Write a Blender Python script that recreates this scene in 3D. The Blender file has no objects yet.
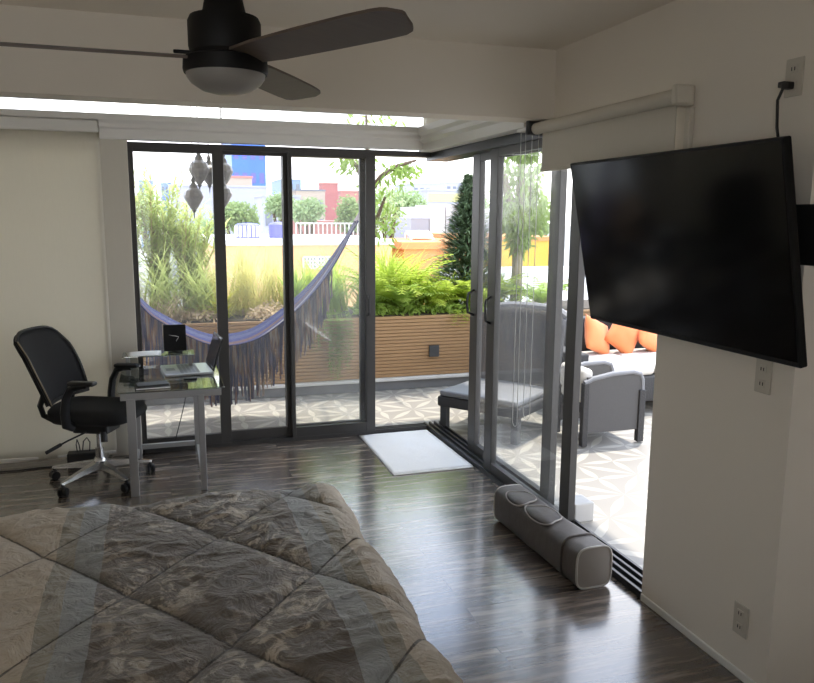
import bpy, bmesh, math, random
from mathutils import Vector, Matrix, noise
rnd = random.Random(7)
PI = math.pi
S = bpy.context.scene
C = S.collection
R = math.radians

# ------------------------------------------------------------------ camera
FPX, YAW, PITCH, ROLL, EYE = 760.0, 0.312936, 0.162556, 0.0068, Vector((0, 0, 1.75))
fw = Vector((math.sin(YAW) * math.cos(PITCH), math.cos(YAW) * math.cos(PITCH), -math.sin(PITCH)))
r0 = Vector((math.cos(YAW), -math.sin(YAW), 0)); u0 = r0.cross(fw)
rt = r0 * math.cos(ROLL) + u0 * math.sin(ROLL); up = -r0 * math.sin(ROLL) + u0 * math.cos(ROLL)
cam = bpy.data.objects.new('camera', bpy.data.cameras.new('camera')); C.objects.link(cam)
cam.data.sensor_width = 36; cam.data.lens = FPX / 814 * 36; cam.data.clip_end = 2000; cam.data.clip_start = .02
m3 = Matrix((rt, up, -fw)).transposed(); cam.matrix_world = Matrix.Translation(EYE) @ m3.to_4x4()
S.camera = cam

def at(px, py, Y):
    """world point at depth Y seen at this point of the photograph"""
    d = rt * ((px - 407) / FPX) - up * ((py - 341.5) / FPX) + fw
    return EYE + d * ((Y - EYE.y) / d.y)

# ------------------------------------------------------------------ materials
def mat(name, col, rough=.6, metal=0.0, vary=.12, scale=8.0, bump=0.0, bscale=60, spec=.5, col2=None, coat=0, stretch=None, trans=0, emit=None, sheen=0):
    m = bpy.data.materials.new(name); m.use_nodes = True
    nt = m.node_tree; N = nt.nodes; L = nt.links; N.clear()
    out = N.new('ShaderNodeOutputMaterial'); b = N.new('ShaderNodeBsdfPrincipled')
    tc = N.new('ShaderNodeTexCoord'); no = N.new('ShaderNodeTexNoise'); no.inputs['Scale'].default_value = scale
    no.inputs['Detail'].default_value = 4
    src = tc.outputs['Object']
    if stretch:
        mp = N.new('ShaderNodeMapping'); mp.inputs['Scale'].default_value = stretch
        L.new(src, mp.inputs['Vector']); src = mp.outputs['Vector']
    L.new(src, no.inputs['Vector'])
    mx = N.new('ShaderNodeMix'); mx.data_type = 'RGBA'
    c2 = col2 or tuple(max(0, c * (1 - 2 * vary)) for c in col)
    mx.inputs['A'].default_value = (*c2, 1); mx.inputs['B'].default_value = (*col, 1)
    L.new(no.outputs['Fac'], mx.inputs['Factor']); L.new(mx.outputs['Result'], b.inputs['Base Color'])
    b.inputs['Roughness'].default_value = rough; b.inputs['Metallic'].default_value = metal
    b.inputs['Specular IOR Level'].default_value = spec
    if coat: b.inputs['Coat Weight'].default_value = coat
    if sheen: b.inputs['Sheen Weight'].default_value = sheen
    if bump:
        n2 = N.new('ShaderNodeTexNoise'); n2.inputs['Scale'].default_value = bscale; n2.inputs['Detail'].default_value = 5
        L.new(src, n2.inputs['Vector'])
        bp = N.new('ShaderNodeBump'); bp.inputs['Strength'].default_value = bump; bp.inputs['Distance'].default_value = .01
        L.new(n2.outputs['Fac'], bp.inputs['Height']); L.new(bp.outputs['Normal'], b.inputs['Normal'])
    if trans:
        tl = N.new('ShaderNodeBsdfTranslucent'); ms = N.new('ShaderNodeMixShader'); ms.inputs[0].default_value = trans
        L.new(mx.outputs['Result'], tl.inputs['Color']); L.new(b.outputs[0], ms.inputs[1]); L.new(tl.outputs[0], ms.inputs[2])
        L.new(ms.outputs[0], out.inputs[0])
    else:
        L.new(b.outputs[0], out.inputs[0])
    return m

def glass_mat(name, veil=.03, tint=(.97, .98, .97), r0=.02):
    m = bpy.data.materials.new(name); m.use_nodes = True
    nt = m.node_tree; N = nt.nodes; L = nt.links; N.clear()
    out = N.new('ShaderNodeOutputMaterial')
    tr = N.new('ShaderNodeBsdfTransparent'); tr.inputs[0].default_value = (*tint, 1)
    gl = N.new('ShaderNodeBsdfGlossy'); gl.inputs['Roughness'].default_value = .01
    lw = N.new('ShaderNodeLayerWeight'); lw.inputs[0].default_value = .5
    pw = N.new('ShaderNodeMath'); pw.operation = 'POWER'; L.new(lw.outputs['Facing'], pw.inputs[0]); pw.inputs[1].default_value = 5
    fr = N.new('ShaderNodeMapRange'); L.new(pw.outputs[0], fr.inputs['Value']); fr.inputs['To Min'].default_value = r0; fr.inputs['To Max'].default_value = .75
    a = N.new('ShaderNodeMixShader'); L.new(fr.outputs[0], a.inputs[0]); L.new(tr.outputs[0], a.inputs[1]); L.new(gl.outputs[0], a.inputs[2])
    tl = N.new('ShaderNodeBsdfTranslucent'); tl.inputs[0].default_value = (.95, .93, .9, 1)
    no = N.new('ShaderNodeTexNoise'); no.inputs['Scale'].default_value = 3; tc = N.new('ShaderNodeTexCoord'); L.new(tc.outputs['Object'], no.inputs['Vector'])
    mr = N.new('ShaderNodeMapRange'); mr.inputs['To Min'].default_value = veil * .5; mr.inputs['To Max'].default_value = veil * 1.5  # pale glare veil painted into the pane, uneven by noise
    L.new(no.outputs['Fac'], mr.inputs['Value'])
    b = N.new('ShaderNodeMixShader'); L.new(mr.outputs[0], b.inputs[0]); L.new(a.outputs[0], b.inputs[1]); L.new(tl.outputs[0], b.inputs[2])
    L.new(b.outputs[0], out.inputs[0])
    return m

def leaf_mat(name, c1, c2, trans=.5, scale=5):
    return mat(name, c1, .5, col2=c2, scale=scale, trans=trans, spec=.3)

def node_mat(name):
    m = bpy.data.materials.new(name); m.use_nodes = True
    nt = m.node_tree; nt.nodes.clear()
    out = nt.nodes.new('ShaderNodeOutputMaterial'); b = nt.nodes.new('ShaderNodeBsdfPrincipled'); nt.links.new(b.outputs[0], out.inputs[0])
    def n(t, **kw):
        x = nt.nodes.new('ShaderNode' + t)
        for k, v in kw.items():
            if k.startswith('i_'): x.inputs[k[2:]].default_value = v
            else: setattr(x, k, v)
        return x
    def math_(op, a, bb=None, cl=False):
        x = n('Math', operation=op, use_clamp=cl)
        for i, v in enumerate((a, bb)):
            if v is None: continue
            if isinstance(v, (int, float)): x.inputs[i].default_value = v
            else: nt.links.new(v, x.inputs[i])
        return x.outputs[0]
    def mixc(f, a, bb):
        x = n('Mix', data_type='RGBA')
        for k, v in (('Factor', f), ('A', a), ('B', bb)):
            if isinstance(v, (int, float)): x.inputs[k].default_value = v
            elif isinstance(v, tuple): x.inputs[k].default_value = (*v, 1)
            else: nt.links.new(v, x.inputs[k])
        return x.outputs['Result']
    return m, nt, b, n, math_, mixc

def floor_mat():
    m, nt, b, n, ma, mixc = node_mat('dark wood planks'); L = nt.links
    tc = n('TexCoord')
    br = n('TexBrick', offset=.37, i_Scale=1.0); br.inputs['Brick Width'].default_value = 1.25; br.inputs['Row Height'].default_value = .165
    br.inputs['Mortar Size'].default_value = .0025; br.inputs['Color1'].default_value = (0, 0, 0, 1); br.inputs['Color2'].default_value = (1, 1, 1, 1); br.inputs['Mortar'].default_value = (.5, .5, .5, 1)
    L.new(tc.outputs['Object'], br.inputs['Vector'])
    mp = n('Mapping'); mp.inputs['Scale'].default_value = (1.0, 10, 1); L.new(tc.outputs['Object'], mp.inputs['Vector'])
    # shift grain per plank
    ad = n('VectorMath', operation='ADD'); L.new(mp.outputs[0], ad.inputs[0]); sc = n('VectorMath', operation='SCALE'); sc.inputs['Scale'].default_value = 9
    L.new(br.outputs['Color'], sc.inputs[0]); L.new(sc.outputs[0], ad.inputs[1])
    g = n('TexNoise', i_Scale=2.2, i_Detail=7, i_Roughness=.62); L.new(ad.outputs[0], g.inputs['Vector'])
    r1 = n('MapRange'); r1.inputs['From Min'].default_value = .46; r1.inputs['From Max'].default_value = .74; L.new(g.outputs['Fac'], r1.inputs['Value'])
    base = mixc(br.outputs['Color'], (.058, .045, .036), (.105, .080, .062))
    c = mixc(r1.outputs[0], base, (.38, .31, .245))
    c = mixc(ma('MULTIPLY', br.outputs['Fac'], .8), c, (.02, .017, .015))
    L.new(c, b.inputs['Base Color'])
    rr = n('MapRange'); rr.inputs['To Min'].default_value = .17; rr.inputs['To Max'].default_value = .30; L.new(g.outputs['Fac'], rr.inputs['Value']); L.new(rr.outputs[0], b.inputs['Roughness'])
    bp = n('Bump', i_Strength=.12, i_Distance=.004); L.new(g.outputs['Fac'], bp.inputs['Height']); L.new(bp.outputs[0], b.inputs['Normal'])
    b.inputs['Specular IOR Level'].default_value = .9; b.inputs['Coat Weight'].default_value = .7; b.inputs['Coat Roughness'].default_value = .16
    return m

def tile_mat():
    m, nt, b, n, ma, mixc = node_mat('patterned cement tiles'); L = nt.links
    tc = n('TexCoord'); sp = n('SeparateXYZ'); L.new(tc.outputs['Object'], sp.inputs[0])
    P = .62
    def cell(o, off):
        v = ma('ADD', ma('DIVIDE', o, P), off); return ma('SUBTRACT', ma('FRACT', v), .5)
    masks = []
    for off in (100.0, 100.5):
        x = cell(sp.outputs[0], off); y = cell(sp.outputs[1], off)
        r = ma('SQRT', ma('ADD', ma('MULTIPLY', x, x), ma('MULTIPLY', y, y)))
        th = ma('ARCTAN2', y, x)
        s = ma('ABSOLUTE', ma('SINE', ma('MULTIPLY', th, 4.0)))
        w = ma('SINE', ma('MULTIPLY', ma('MINIMUM', ma('DIVIDE', r, .5), 1.0), PI))
        masks.append(ma('GREATER_THAN', ma('MULTIPLY', w, .62), s))
    k = ma('MAXIMUM', masks[0], masks[1])
    no = n('TexNoise', i_Scale=3, i_Detail=4); L.new(tc.outputs['Object'], no.inputs['Vector'])
    a = mixc(no.outputs['Fac'], (.235, .215, .187), (.27, .25, .22)); c2 = mixc(no.outputs['Fac'], (.37, .342, .287), (.42, .39, .33))
    c = mixc(k, a, c2)
    gx = ma('LESS_THAN', ma('ABSOLUTE', cell(sp.outputs[0], 100.0)), .006); gy = ma('LESS_THAN', ma('ABSOLUTE', cell(sp.outputs[1], 100.0)), .006)
    c = mixc(ma('MULTIPLY', ma('MAXIMUM', gx, gy), .5), c, (.3, .28, .25))
    L.new(c, b.inputs['Base Color']); b.inputs['Roughness'].default_value = .5
    return m

def quilt_mat():
    m, nt, b, n, ma, mixc = node_mat('quilted comforter fabric'); L = nt.links
    tc = n('TexCoord'); sp = n('SeparateXYZ'); L.new(tc.outputs['Object'], sp.inputs[0])
    wob = n('TexNoise', i_Scale=3.0, i_Detail=2); L.new(tc.outputs['Object'], wob.inputs['Vector'])
    x = ma('ADD', sp.outputs[0], ma('MULTIPLY', ma('SUBTRACT', wob.outputs['Fac'], .5), .03))
    # mirrored about the middle of the brown panel
    d = ma('ABSOLUTE', ma('SUBTRACT', x, .105))
    fl = n('TexNoise', i_Scale=10, i_Detail=6, i_Roughness=.68, i_Distortion=1.7); L.new(tc.outputs['Object'], fl.inputs['Vector'])
    big = n('TexNoise', i_Scale=3.2, i_Detail=2); L.new(tc.outputs['Object'], big.inputs['Vector'])
    fm = n('MapRange'); fm.inputs['From Min'].default_value = .50; fm.inputs['From Max'].default_value = .58; L.new(fl.outputs['Fac'], fm.inputs['Value'])
    bm_ = n('MapRange'); bm_.inputs['From Min'].default_value = .36; bm_.inputs['From Max'].default_value = .58; L.new(big.outputs['Fac'], bm_.inputs['Value'])
    brown = mixc(big.outputs['Fac'], (.115, .092, .070), (.155, .126, .097))
    brown = mixc(ma('MULTIPLY', fm.outputs[0], ma('MULTIPLY', bm_.outputs[0], .8)), brown, (.60, .515, .40))
    grey = mixc(fl.outputs['Fac'], (.24, .245, .23), (.32, .325, .31))
    olive = mixc(fl.outputs['Fac'], (.27, .24, .18), (.34, .305, .23))
    beige = mixc(fl.outputs['Fac'], (.46, .385, .285), (.58, .49, .37))
    c = mixc(ma('GREATER_THAN', d, .335), brown, grey)
    c = mixc(ma('GREATER_THAN', d, .425), c, olive)
    c = mixc(ma('GREATER_THAN', d, .485), c, beige)
    # groove shade painted dark along the diamond quilting seams
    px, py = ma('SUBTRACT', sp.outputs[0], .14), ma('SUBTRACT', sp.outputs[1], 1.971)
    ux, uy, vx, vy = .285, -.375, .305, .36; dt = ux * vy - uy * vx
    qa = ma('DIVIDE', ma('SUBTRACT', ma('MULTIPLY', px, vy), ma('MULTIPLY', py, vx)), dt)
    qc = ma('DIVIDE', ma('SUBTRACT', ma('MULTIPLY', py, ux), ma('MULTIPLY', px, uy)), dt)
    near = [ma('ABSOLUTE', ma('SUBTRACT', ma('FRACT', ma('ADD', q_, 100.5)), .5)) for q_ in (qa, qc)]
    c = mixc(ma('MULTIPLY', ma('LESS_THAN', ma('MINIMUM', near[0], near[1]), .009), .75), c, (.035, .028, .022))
    L.new(c, b.inputs['Base Color']); b.inputs['Roughness'].default_value = .55
    b.inputs['Sheen Weight'].default_value = .25; b.inputs['Specular IOR Level'].default_value = .35
    wr = n('TexNoise', i_Scale=11, i_Detail=7, i_Roughness=.62, i_Distortion=1.5); L.new(tc.outputs['Object'], wr.inputs['Vector'])
    bp = n('Bump', i_Strength=.8, i_Distance=.035); L.new(wr.outputs['Fac'], bp.inputs['Height']); L.new(bp.outputs[0], b.inputs['Normal'])
    return m

M = dict(
    wall=mat('painted plaster', (.82, .765, .675), .8, vary=.02, scale=2, bump=.05, bscale=120, spec=.25),
    white=mat('white painted trim', (.82, .80, .75), .5, vary=.02),
    shade=mat('cream blind fabric', (.68, .64, .55), .85, vary=.03, scale=30, stretch=(8, 8, .6)), blind=mat('cream translucent blind fabric', (.82, .785, .69), .85, vary=.03, scale=30, stretch=(8, 8, .6), trans=.33),
    alu=mat('bronze aluminium', (.07, .066, .062), .45, .15, vary=.08, spec=.35),
    track=mat('dark aluminium track', (.05, .05, .052), .35, .6, vary=.1),
    glass=glass_mat('glare veiled window glass', .03, (.985, .99, .985), .02), glass2=glass_mat('hazy sliding door glass', .010, (.985, .99, .985), .015),
    tabletop=glass_mat('desk glass', .01, (.80, .86, .85), .38),
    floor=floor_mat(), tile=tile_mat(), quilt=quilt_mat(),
    black=mat('black plastic', (.012, .012, .013), .45), blackfab=mat('black mesh fabric', (.014, .014, .015), .85, bump=.3, bscale=200),
    darkgrey=mat('dark grey', (.05, .05, .05), .6),
    chrome=mat('polished chrome', (.58, .58, .58), .24, 1.0, vary=.02), steel=mat('silver grey steel', (.46, .455, .45), .38, .6, vary=.05),
    piping=mat('tan piping', (.30, .24, .15), .6), screen=mat('black glossy screen', (.003, .003, .003), .12, spec=.28, vary=.1),
    bezel=mat('black satin bezel', (.006, .006, .006), .5, spec=.25), fan=mat('matte black fan housing', (.007, .0065, .006), .55, spec=.25),
    blade=mat('dark walnut blade', (.13, .098, .076), .5, col2=(.085, .063, .048), scale=4, stretch=(2, 25, 2)),
    frost=mat('frosted lamp glass', (.42, .40, .37), .35, vary=.02, trans=.3), paper=mat('white paper', (.85, .85, .84), .7, vary=.01),
    silver=mat('silver laptop shell', (.55, .56, .58), .35, .7, vary=.02), key=mat('grey keys', (.30, .31, .34), .5),
    rug=mat('white woven rug', (.93, .90, .85), .9, vary=.03, scale=60, bump=.4, bscale=150, stretch=(1, 5, 1)),
    rugedge=mat('cream rug edge', (.80, .77, .71), .9), bag=mat('taupe nylon', (.10, .083, .069), .55, vary=.12, bump=.25, bscale=25),
    bagend=mat('light taupe nylon', (.33, .295, .26), .7, vary=.05), bagpipe=mat('cream bag piping', (.55, .51, .45), .6),
    outlet=mat('ivory outlet plastic', (.58, .54, .46), .4, vary=.02), slot=mat('outlet slots', (.03, .03, .03), .5),
    slat=mat('brown wood cladding', (.42, .255, .12), .55, col2=(.29, .165, .075), scale=3, stretch=(1.2, 12, 12)),
    plinth=mat('grey plinth', (.22, .22, .22), .8), kerb=mat('white stone ledge', (.72, .70, .66), .7), soil=mat('dark soil', (.06, .045, .03), .95, bump=.6, bscale=30),
    hamblue=None, concrete=mat('light concrete', (.55, .53, .50), .85, vary=.06), mattress=mat('white mattress', (.7, .68, .64), .85),
    bedbase=mat('dark bed base', (.06, .05, .045), .7),
    wicker=mat('grey woven resin', (.045, .042, .041), .7, vary=.25, scale=60, bump=.5, bscale=90), wickerlight=mat('light grey rail', (.20, .20, .21), .5),
    sling=mat('grey sling mesh', (.085, .08, .077), .8, vary=.1, scale=90), cushion=mat('off white cushion', (.62, .58, .52), .85, vary=.03),
    orange=mat('orange cushion', (.70, .20, .06), .8, vary=.07, scale=12, sheen=.2), bark=mat('bark', (.16, .11, .075), .9, bump=.6, bscale=25, vary=.2),
    palebark=mat('pale bark', (.36, .30, .20), .9, bump=.5, bscale=20, vary=.2),
    brass=mat('aged metal lantern', (.20, .19, .18), .5, .4, vary=.2, scale=30), lampglass=mat('smoky lantern glass', (.30, .28, .27), .3, vary=.2, scale=40),
    lime=leaf_mat('lime leaves', (.60, .68, .13), (.36, .48, .06), .58), willow=leaf_mat('pale green leaves', (.68, .74, .32), (.45, .52, .17), .55),
    gold=leaf_mat('golden reeds', (.72, .66, .28), (.52, .49, .17), .55), green=leaf_mat('mid green leaves', (.48, .62, .16), (.30, .42, .09), .6),
    dark=leaf_mat('dark green needles', (.23, .31, .18), (.12, .18, .09), .45), yellow=leaf_mat('yellow leaves', (.80, .76, .08), (.55, .58, .06), .5),
    dry=leaf_mat('dry straw', (.72, .60, .42), (.52, .38, .27), .55), hang=leaf_mat('trailing leaves', (.36, .48, .13), (.20, .30, .07), .55),
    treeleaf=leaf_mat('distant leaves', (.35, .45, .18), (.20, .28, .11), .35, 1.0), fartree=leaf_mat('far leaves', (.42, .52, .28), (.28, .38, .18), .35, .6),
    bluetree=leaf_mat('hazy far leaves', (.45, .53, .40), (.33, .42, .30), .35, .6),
    orangewall=mat('orange render', (.66, .28, .10), .85, vary=.06, scale=.6), peach=mat('peach render', (.66, .39, .19), .85, vary=.05, scale=.6),
    yellowwall=mat('yellow render', (.72, .44, .06), .85, vary=.05, scale=.6),
    roofwhite=mat('white roof', (.86, .85, .83), .7, vary=.03, scale=1), housewhite=mat('white house render', (.56, .53, .54), .85, vary=.03, scale=.5),
    housegrey=mat('grey house render', (.33, .32, .35), .85, vary=.04, scale=.5), redwall=mat('brick red render', (.45, .15, .15), .85, vary=.05, scale=.4),
    pinkwall=mat('pale red band', (.52, .23, .20), .85, vary=.05, scale=.4), paleblue=mat('pale blue tower', (.26, .34, .52), .7, vary=.04, scale=.3),
    blueglass=mat('blue facade panels', (.06, .20, .66), .45, vary=.2, scale=.35), lavender=mat('pale lavender concrete', (.42, .42, .50), .8, vary=.03, scale=.3),
    winpane=mat('dark far windows', (.20, .22, .27), .3), tank=mat('blue water tank', (.13, .13, .62), .5, vary=.1), tankwhite=mat('white tank stripes', (.80, .78, .88), .5),
    rail=mat('white railing', (.8, .8, .78), .6), street=mat('street ground', (.34, .34, .32), .9, vary=.15, scale=.15), hazyroof=mat('pale yellow awning', (.78, .70, .30), .7),
    tan=mat('beige render', (.50, .40, .32), .85, vary=.04, scale=.4), cable=mat('black cable', (.015, .015, .015), .5), bead=mat('white bead chain', (.55, .54, .51), .4), rope=mat('pale rope', (.35, .30, .34), .9),
)

def ham_mat():
    m, nt, b, n, ma, mixc = node_mat('striped hammock cloth'); L = nt.links
    uv = n('UVMap'); uv.uv_map = 'uv'; sp = n('SeparateXYZ'); L.new(uv.outputs[0], sp.inputs[0])
    cr = n('ValToRGB'); e = cr.color_ramp; e.interpolation = 'CONSTANT'
    cols = [(.012, .018, .09), (.03, .04, .15), (.24, .22, .22), (.018, .025, .11), (.10, .055, .05), (.022, .03, .13), (.06, .07, .15), (.012, .018, .08)]
    e.elements[0].color = (*cols[0], 1); e.elements[1].position = 1 / 8; e.elements[1].color = (*cols[1], 1)
    for i in range(2, 8):
        x = e.elements.new(i / 8); x.color = (*cols[i], 1)
    L.new(ma('FRACT', ma('MULTIPLY', sp.outputs[1], 2.0)), cr.inputs[0])
    L.new(cr.outputs[0], b.inputs['Base Color']); b.inputs['Roughness'].default_value = .9
    return m
M['hamblue'] = ham_mat()
def fringe_mat():
    m, nt, b, n, ma, mixc = node_mat('hammock fringe cord'); L = nt.links
    tc = n('TexCoord'); mp = n('Mapping'); mp.inputs['Scale'].default_value = (40, 1, 3); L.new(tc.outputs['Object'], mp.inputs[0])
    no = n('TexNoise', i_Scale=1.0, i_Detail=2); L.new(mp.outputs[0], no.inputs['Vector'])
    cr = n('ValToRGB'); e = cr.color_ramp; e.elements[0].position = .32; e.elements[0].color = (.055, .05, .11, 1); e.elements[1].position = .66; e.elements[1].color = (.50, .42, .36, 1)
    a = e.elements.new(.48); a.color = (.13, .12, .20, 1); a = e.elements.new(.56); a.color = (.34, .19, .13, 1)
    L.new(no.outputs['Fac'], cr.inputs[0]); L.new(cr.outputs[0], b.inputs['Base Color']); b.inputs['Roughness'].default_value = .95
    return m
M['fringe'] = fringe_mat()

# ------------------------------------------------------------------ mesh helpers
def box(bm, c, s, rot=None, bevel=0.0, seg=2):
    r = bmesh.ops.create_cube(bm, size=1.0)
    vs = r['verts']
    mt = Matrix.Translation(c) @ (rot.to_4x4() if rot else Matrix()) @ Matrix.Diagonal((*s, 1))
    bmesh.ops.transform(bm, matrix=mt, verts=vs)
    if bevel:
        es = list({e for v in vs for e in v.link_edges})
        bmesh.ops.bevel(bm, geom=es, offset=bevel, segments=seg, affect='EDGES', profile=.5)
    return vs

def bb(bm, x0, x1, y0, y1, z0, z1, bevel=0.0, seg=2):
    box(bm, Vector(((x0 + x1) / 2, (y0 + y1) / 2, (z0 + z1) / 2)), (x1 - x0, y1 - y0, z1 - z0), None, bevel, seg)

def tube(bm, pts, rad, n=8, cap=True, flat=1.0):
    pts = [Vector(p) for p in pts]; rings = []
    prev = None
    for i, p in enumerate(pts):
        t = (pts[min(i + 1, len(pts) - 1)] - pts[max(i - 1, 0)]).normalized()
        if prev is None:
            a = Vector((0, 0, 1)) if abs(t.z) < .9 else Vector((1, 0, 0)); nrm = t.cross(a).normalized()
        else:
            nrm = (prev - t * prev.dot(t)).normalized()
        prev = nrm; bn = t.cross(nrm)
        r = rad[i] if isinstance(rad, (list, tuple)) else rad
        rings.append([bm.verts.new(p + nrm * math.cos(2 * PI * k / n) * r + bn * math.sin(2 * PI * k / n) * r * flat) for k in range(n)])
    for a, b in zip(rings, rings[1:]):
        for k in range(n): bm.faces.new((a[k], a[(k + 1) % n], b[(k + 1) % n], b[k]))
    if cap:
        bm.faces.new(rings[0][::-1]); bm.faces.new(rings[-1])

def lathe(bm, prof, n=24, c=(0, 0, 0)):
    c = Vector(c); rings = []
    for r, z in prof:
        if r < 1e-5: rings.append([bm.verts.new(c + Vector((0, 0, z)))])
        else: rings.append([bm.verts.new(c + Vector((r * math.cos(2 * PI * k / n), r * math.sin(2 * PI * k / n), z))) for k in range(n)])
    for a, b in zip(rings, rings[1:]):
        for k in range(n):
            k2 = (k + 1) % n
            if len(a) == 1 and len(b) == 1: continue
            if len(a) == 1: bm.faces.new((a[0], b[k2], b[k]))
            elif len(b) == 1: bm.faces.new((a[k], a[k2], b[0]))
            else: bm.faces.new((a[k], a[k2], b[k2], b[k]))
    if len(rings[0]) > 1: bm.faces.new(rings[0][::-1])
    if len(rings[-1]) > 1: bm.faces.new(rings[-1])

def prism(bm, poly, axis, a, b):
    """extrude a 2D polygon along axis from a to b"""
    def P(u, v, w): return {'x': (w, u, v), 'y': (u, w, v), 'z': (u, v, w)}[axis]
    A = [bm.verts.new(P(u, v, a)) for u, v in poly]; B = [bm.verts.new(P(u, v, b)) for u, v in poly]
    k = len(poly)
    for i in range(k): bm.faces.new((A[i], A[(i + 1) % k], B[(i + 1) % k], B[i]))
    bm.faces.new(A[::-1]); bm.faces.new(B)

def grid(bm, nu, nv, f, closed_u=False):
    V = [[bm.verts.new(f(i / (nu if closed_u else nu - 1), j / (nv - 1))) for j in range(nv)] for i in range(nu)]
    for i in range(nu if closed_u else nu - 1):
        for j in range(nv - 1):
            i2 = (i + 1) % nu
            bm.faces.new((V[i][j], V[i2][j], V[i2][j + 1], V[i][j + 1]))
    return V

def obj(name, bm, material, parent=None, smooth=False, sharp=35):
    bmesh.ops.recalc_face_normals(bm, faces=bm.faces)
    me = bpy.data.meshes.new(name); bm.to_mesh(me); bm.free()
    o = bpy.data.objects.new(name, me); C.objects.link(o)
    if material: me.materials.append(M[material] if isinstance(material, str) else material)
    if smooth:
        for p in me.polygons: p.use_smooth = True
        try: me.set_sharp_from_angle(angle=R(sharp))
        except Exception: pass
    if parent: o.parent = parent
    return o

def B(): return bmesh.new()
def tag(o, label, cat, group=None, kind=None):
    o['label'] = label; o['category'] = cat
    if group: o['group'] = group
    if kind: o['kind'] = kind
    return o
def thing(name, label, cat, loc=(0, 0, 0), rz=0, group=None):
    o = bpy.data.objects.new(name, None); C.objects.link(o); o.location = loc; o.rotation_euler = (0, 0, rz); o.empty_display_size = .1
    o['kind'] = 'thing'
    return tag(o, label, cat, group)
def struct(name, bm, m, parent=None, smooth=False):
    o = obj(name, bm, m, parent, smooth)
    if parent is None: o['kind'] = 'structure'
    return o
def sroot(name):
    o = bpy.data.objects.new(name, None); C.objects.link(o); o['kind'] = 'structure'; return o

# ------------------------------------------------------------------ room shell
XR, YB = 2.06, 5.82
b = B(); bb(b, -2.6, 2.22, -1.6, 5.9, -.12, 0); struct('floor', b, 'floor')
b = B(); bb(b, -2.6, 2.7, -1.6, 3.95, 2.635, 2.8); struct('ceiling', b, 'wall')
b = B(); bb(b, -2.6, 2.3, 3.95, 5.98, 2.56, 2.8); struct('ceiling', b, 'white')
b = B(); bb(b, -2.6, XR, 3.81, 3.99, 2.275, 2.66); struct('trim_1', b, 'wall')                # dropped beam
b = B(); bb(b, -2.75, -2.6, -1.6, 5.98, -.1, 2.8); struct('wall_left', b, 'wall')
b = B(); bb(b, -2.6, -2.3, -1.75, -1.6, -.1, 2.8); bb(b, -.1, 2.7, -1.75, -1.6, -.1, 2.8); bb(b, -2.3, -.1, -1.75, -1.6, 2.2, 2.8); bb(b, -2.3, -.1, -1.75, -1.6, -.1, 1.0); struct('wall_rear', b, 'wall')
w3 = sroot('added_rear_window')  # unseen window added behind the camera as daylight fill
b = B()
for x in (-2.28, -1.2, -.12): bb(b, x - .025, x + .025, -1.7, -1.65, 1.0, 2.2)
bb(b, -2.3, -.1, -1.7, -1.65, 1.0, 1.05); bb(b, -2.3, -.1, -1.7, -1.65, 2.15, 2.2); obj('window_frame', b, 'alu', w3)
b = B(); bb(b, -2.26, -.14, -1.678, -1.672, 1.05, 2.15); obj('glass_pane', b, 'glass', w3)
b = B(); bb(b, -2.6, -2.3, YB, 5.98, -.1, 2.43); bb(b, -.3, -.19, YB, 5.98, -.1, 2.43); bb(b, -2.3, -.3, YB, 5.98, 2.26, 2.43); bb(b, -2.3, -.3, YB, 5.98, -.1, .12); struct('wall_back', b, 'wall')
w4 = sroot('added_blind_window')  # glazing added behind the blind so daylight brightens the fabric
b = B(); bb(b, -2.3, -.3, 5.86, 5.92, .12, .16); bb(b, -2.3, -.3, 5.86, 5.92, 2.22, 2.26); bb(b, -2.3, -2.26, 5.86, 5.92, .16, 2.22); bb(b, -.34, -.3, 5.86, 5.92, .16, 2.22); obj('window_frame', b, 'white', w4)
b = B(); bb(b, -2.26, -.34, 5.886, 5.892, .16, 2.22); obj('glass_pane', b, 'glass', w4)
b = B(); bb(b, XR, 2.3, 2.03, 2.80, -.1, 2.8); bb(b, XR, 2.3, 2.80, 5.98, 2.255, 2.8); struct('wall_right', b, 'wall')
b = B(); bb(b, 2.42, 2.7, -1.6, 2.03, -.1, 2.8); bb(b, 2.3, 2.42, 1.9, 2.03, -.1, 2.8); struct('wall_alcove', b, 'wall')
b = B(); bb(b, XR - .010, XR, 2.03, 2.795, 0, .035, .004); struct('baseboard_right', b, 'white')
# cornice boxes over the windows
b = B()
prism(b, [(5.82, 2.265), (5.72, 2.265), (5.72, 2.33), (5.69, 2.34), (5.69, 2.365), (5.66, 2.385), (5.66, 2.425), (5.82, 2.425)], 'x', -.36, 2.06)
prism(b, [(5.82, 2.385), (5.66, 2.385), (5.66, 2.425), (5.82, 2.425)], 'x', -2.6, -.36)
struct('trim_2', b, 'white')
b = B(); prism(b, [(2.06, 2.25), (1.97, 2.25), (1.97, 2.31), (1.94, 2.33), (1.94, 2.36), (1.91, 2.38), (1.91, 2.425), (2.06, 2.425)], 'y', 3.99, 5.82); struct('trim_3', b, 'white')
b = B(); bb(b, -.40, -.188, 5.765, 5.82, 0, 2.27, .004); struct('trim_4', b, 'shade')
# clear strip above the cornice
w2 = sroot('window_2')
b = B(); bb(b, -2.6, XR, 5.9, 5.93, 2.415, 2.435); bb(b, -2.6, XR, 5.9, 5.93, 2.55, 2.57); obj('window_frame', b, 'white', w2)
b = B(); bb(b, -2.6, XR, 5.912, 5.918, 2.435, 2.55); obj('glass_pane', b, 'glass', w2)

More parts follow.
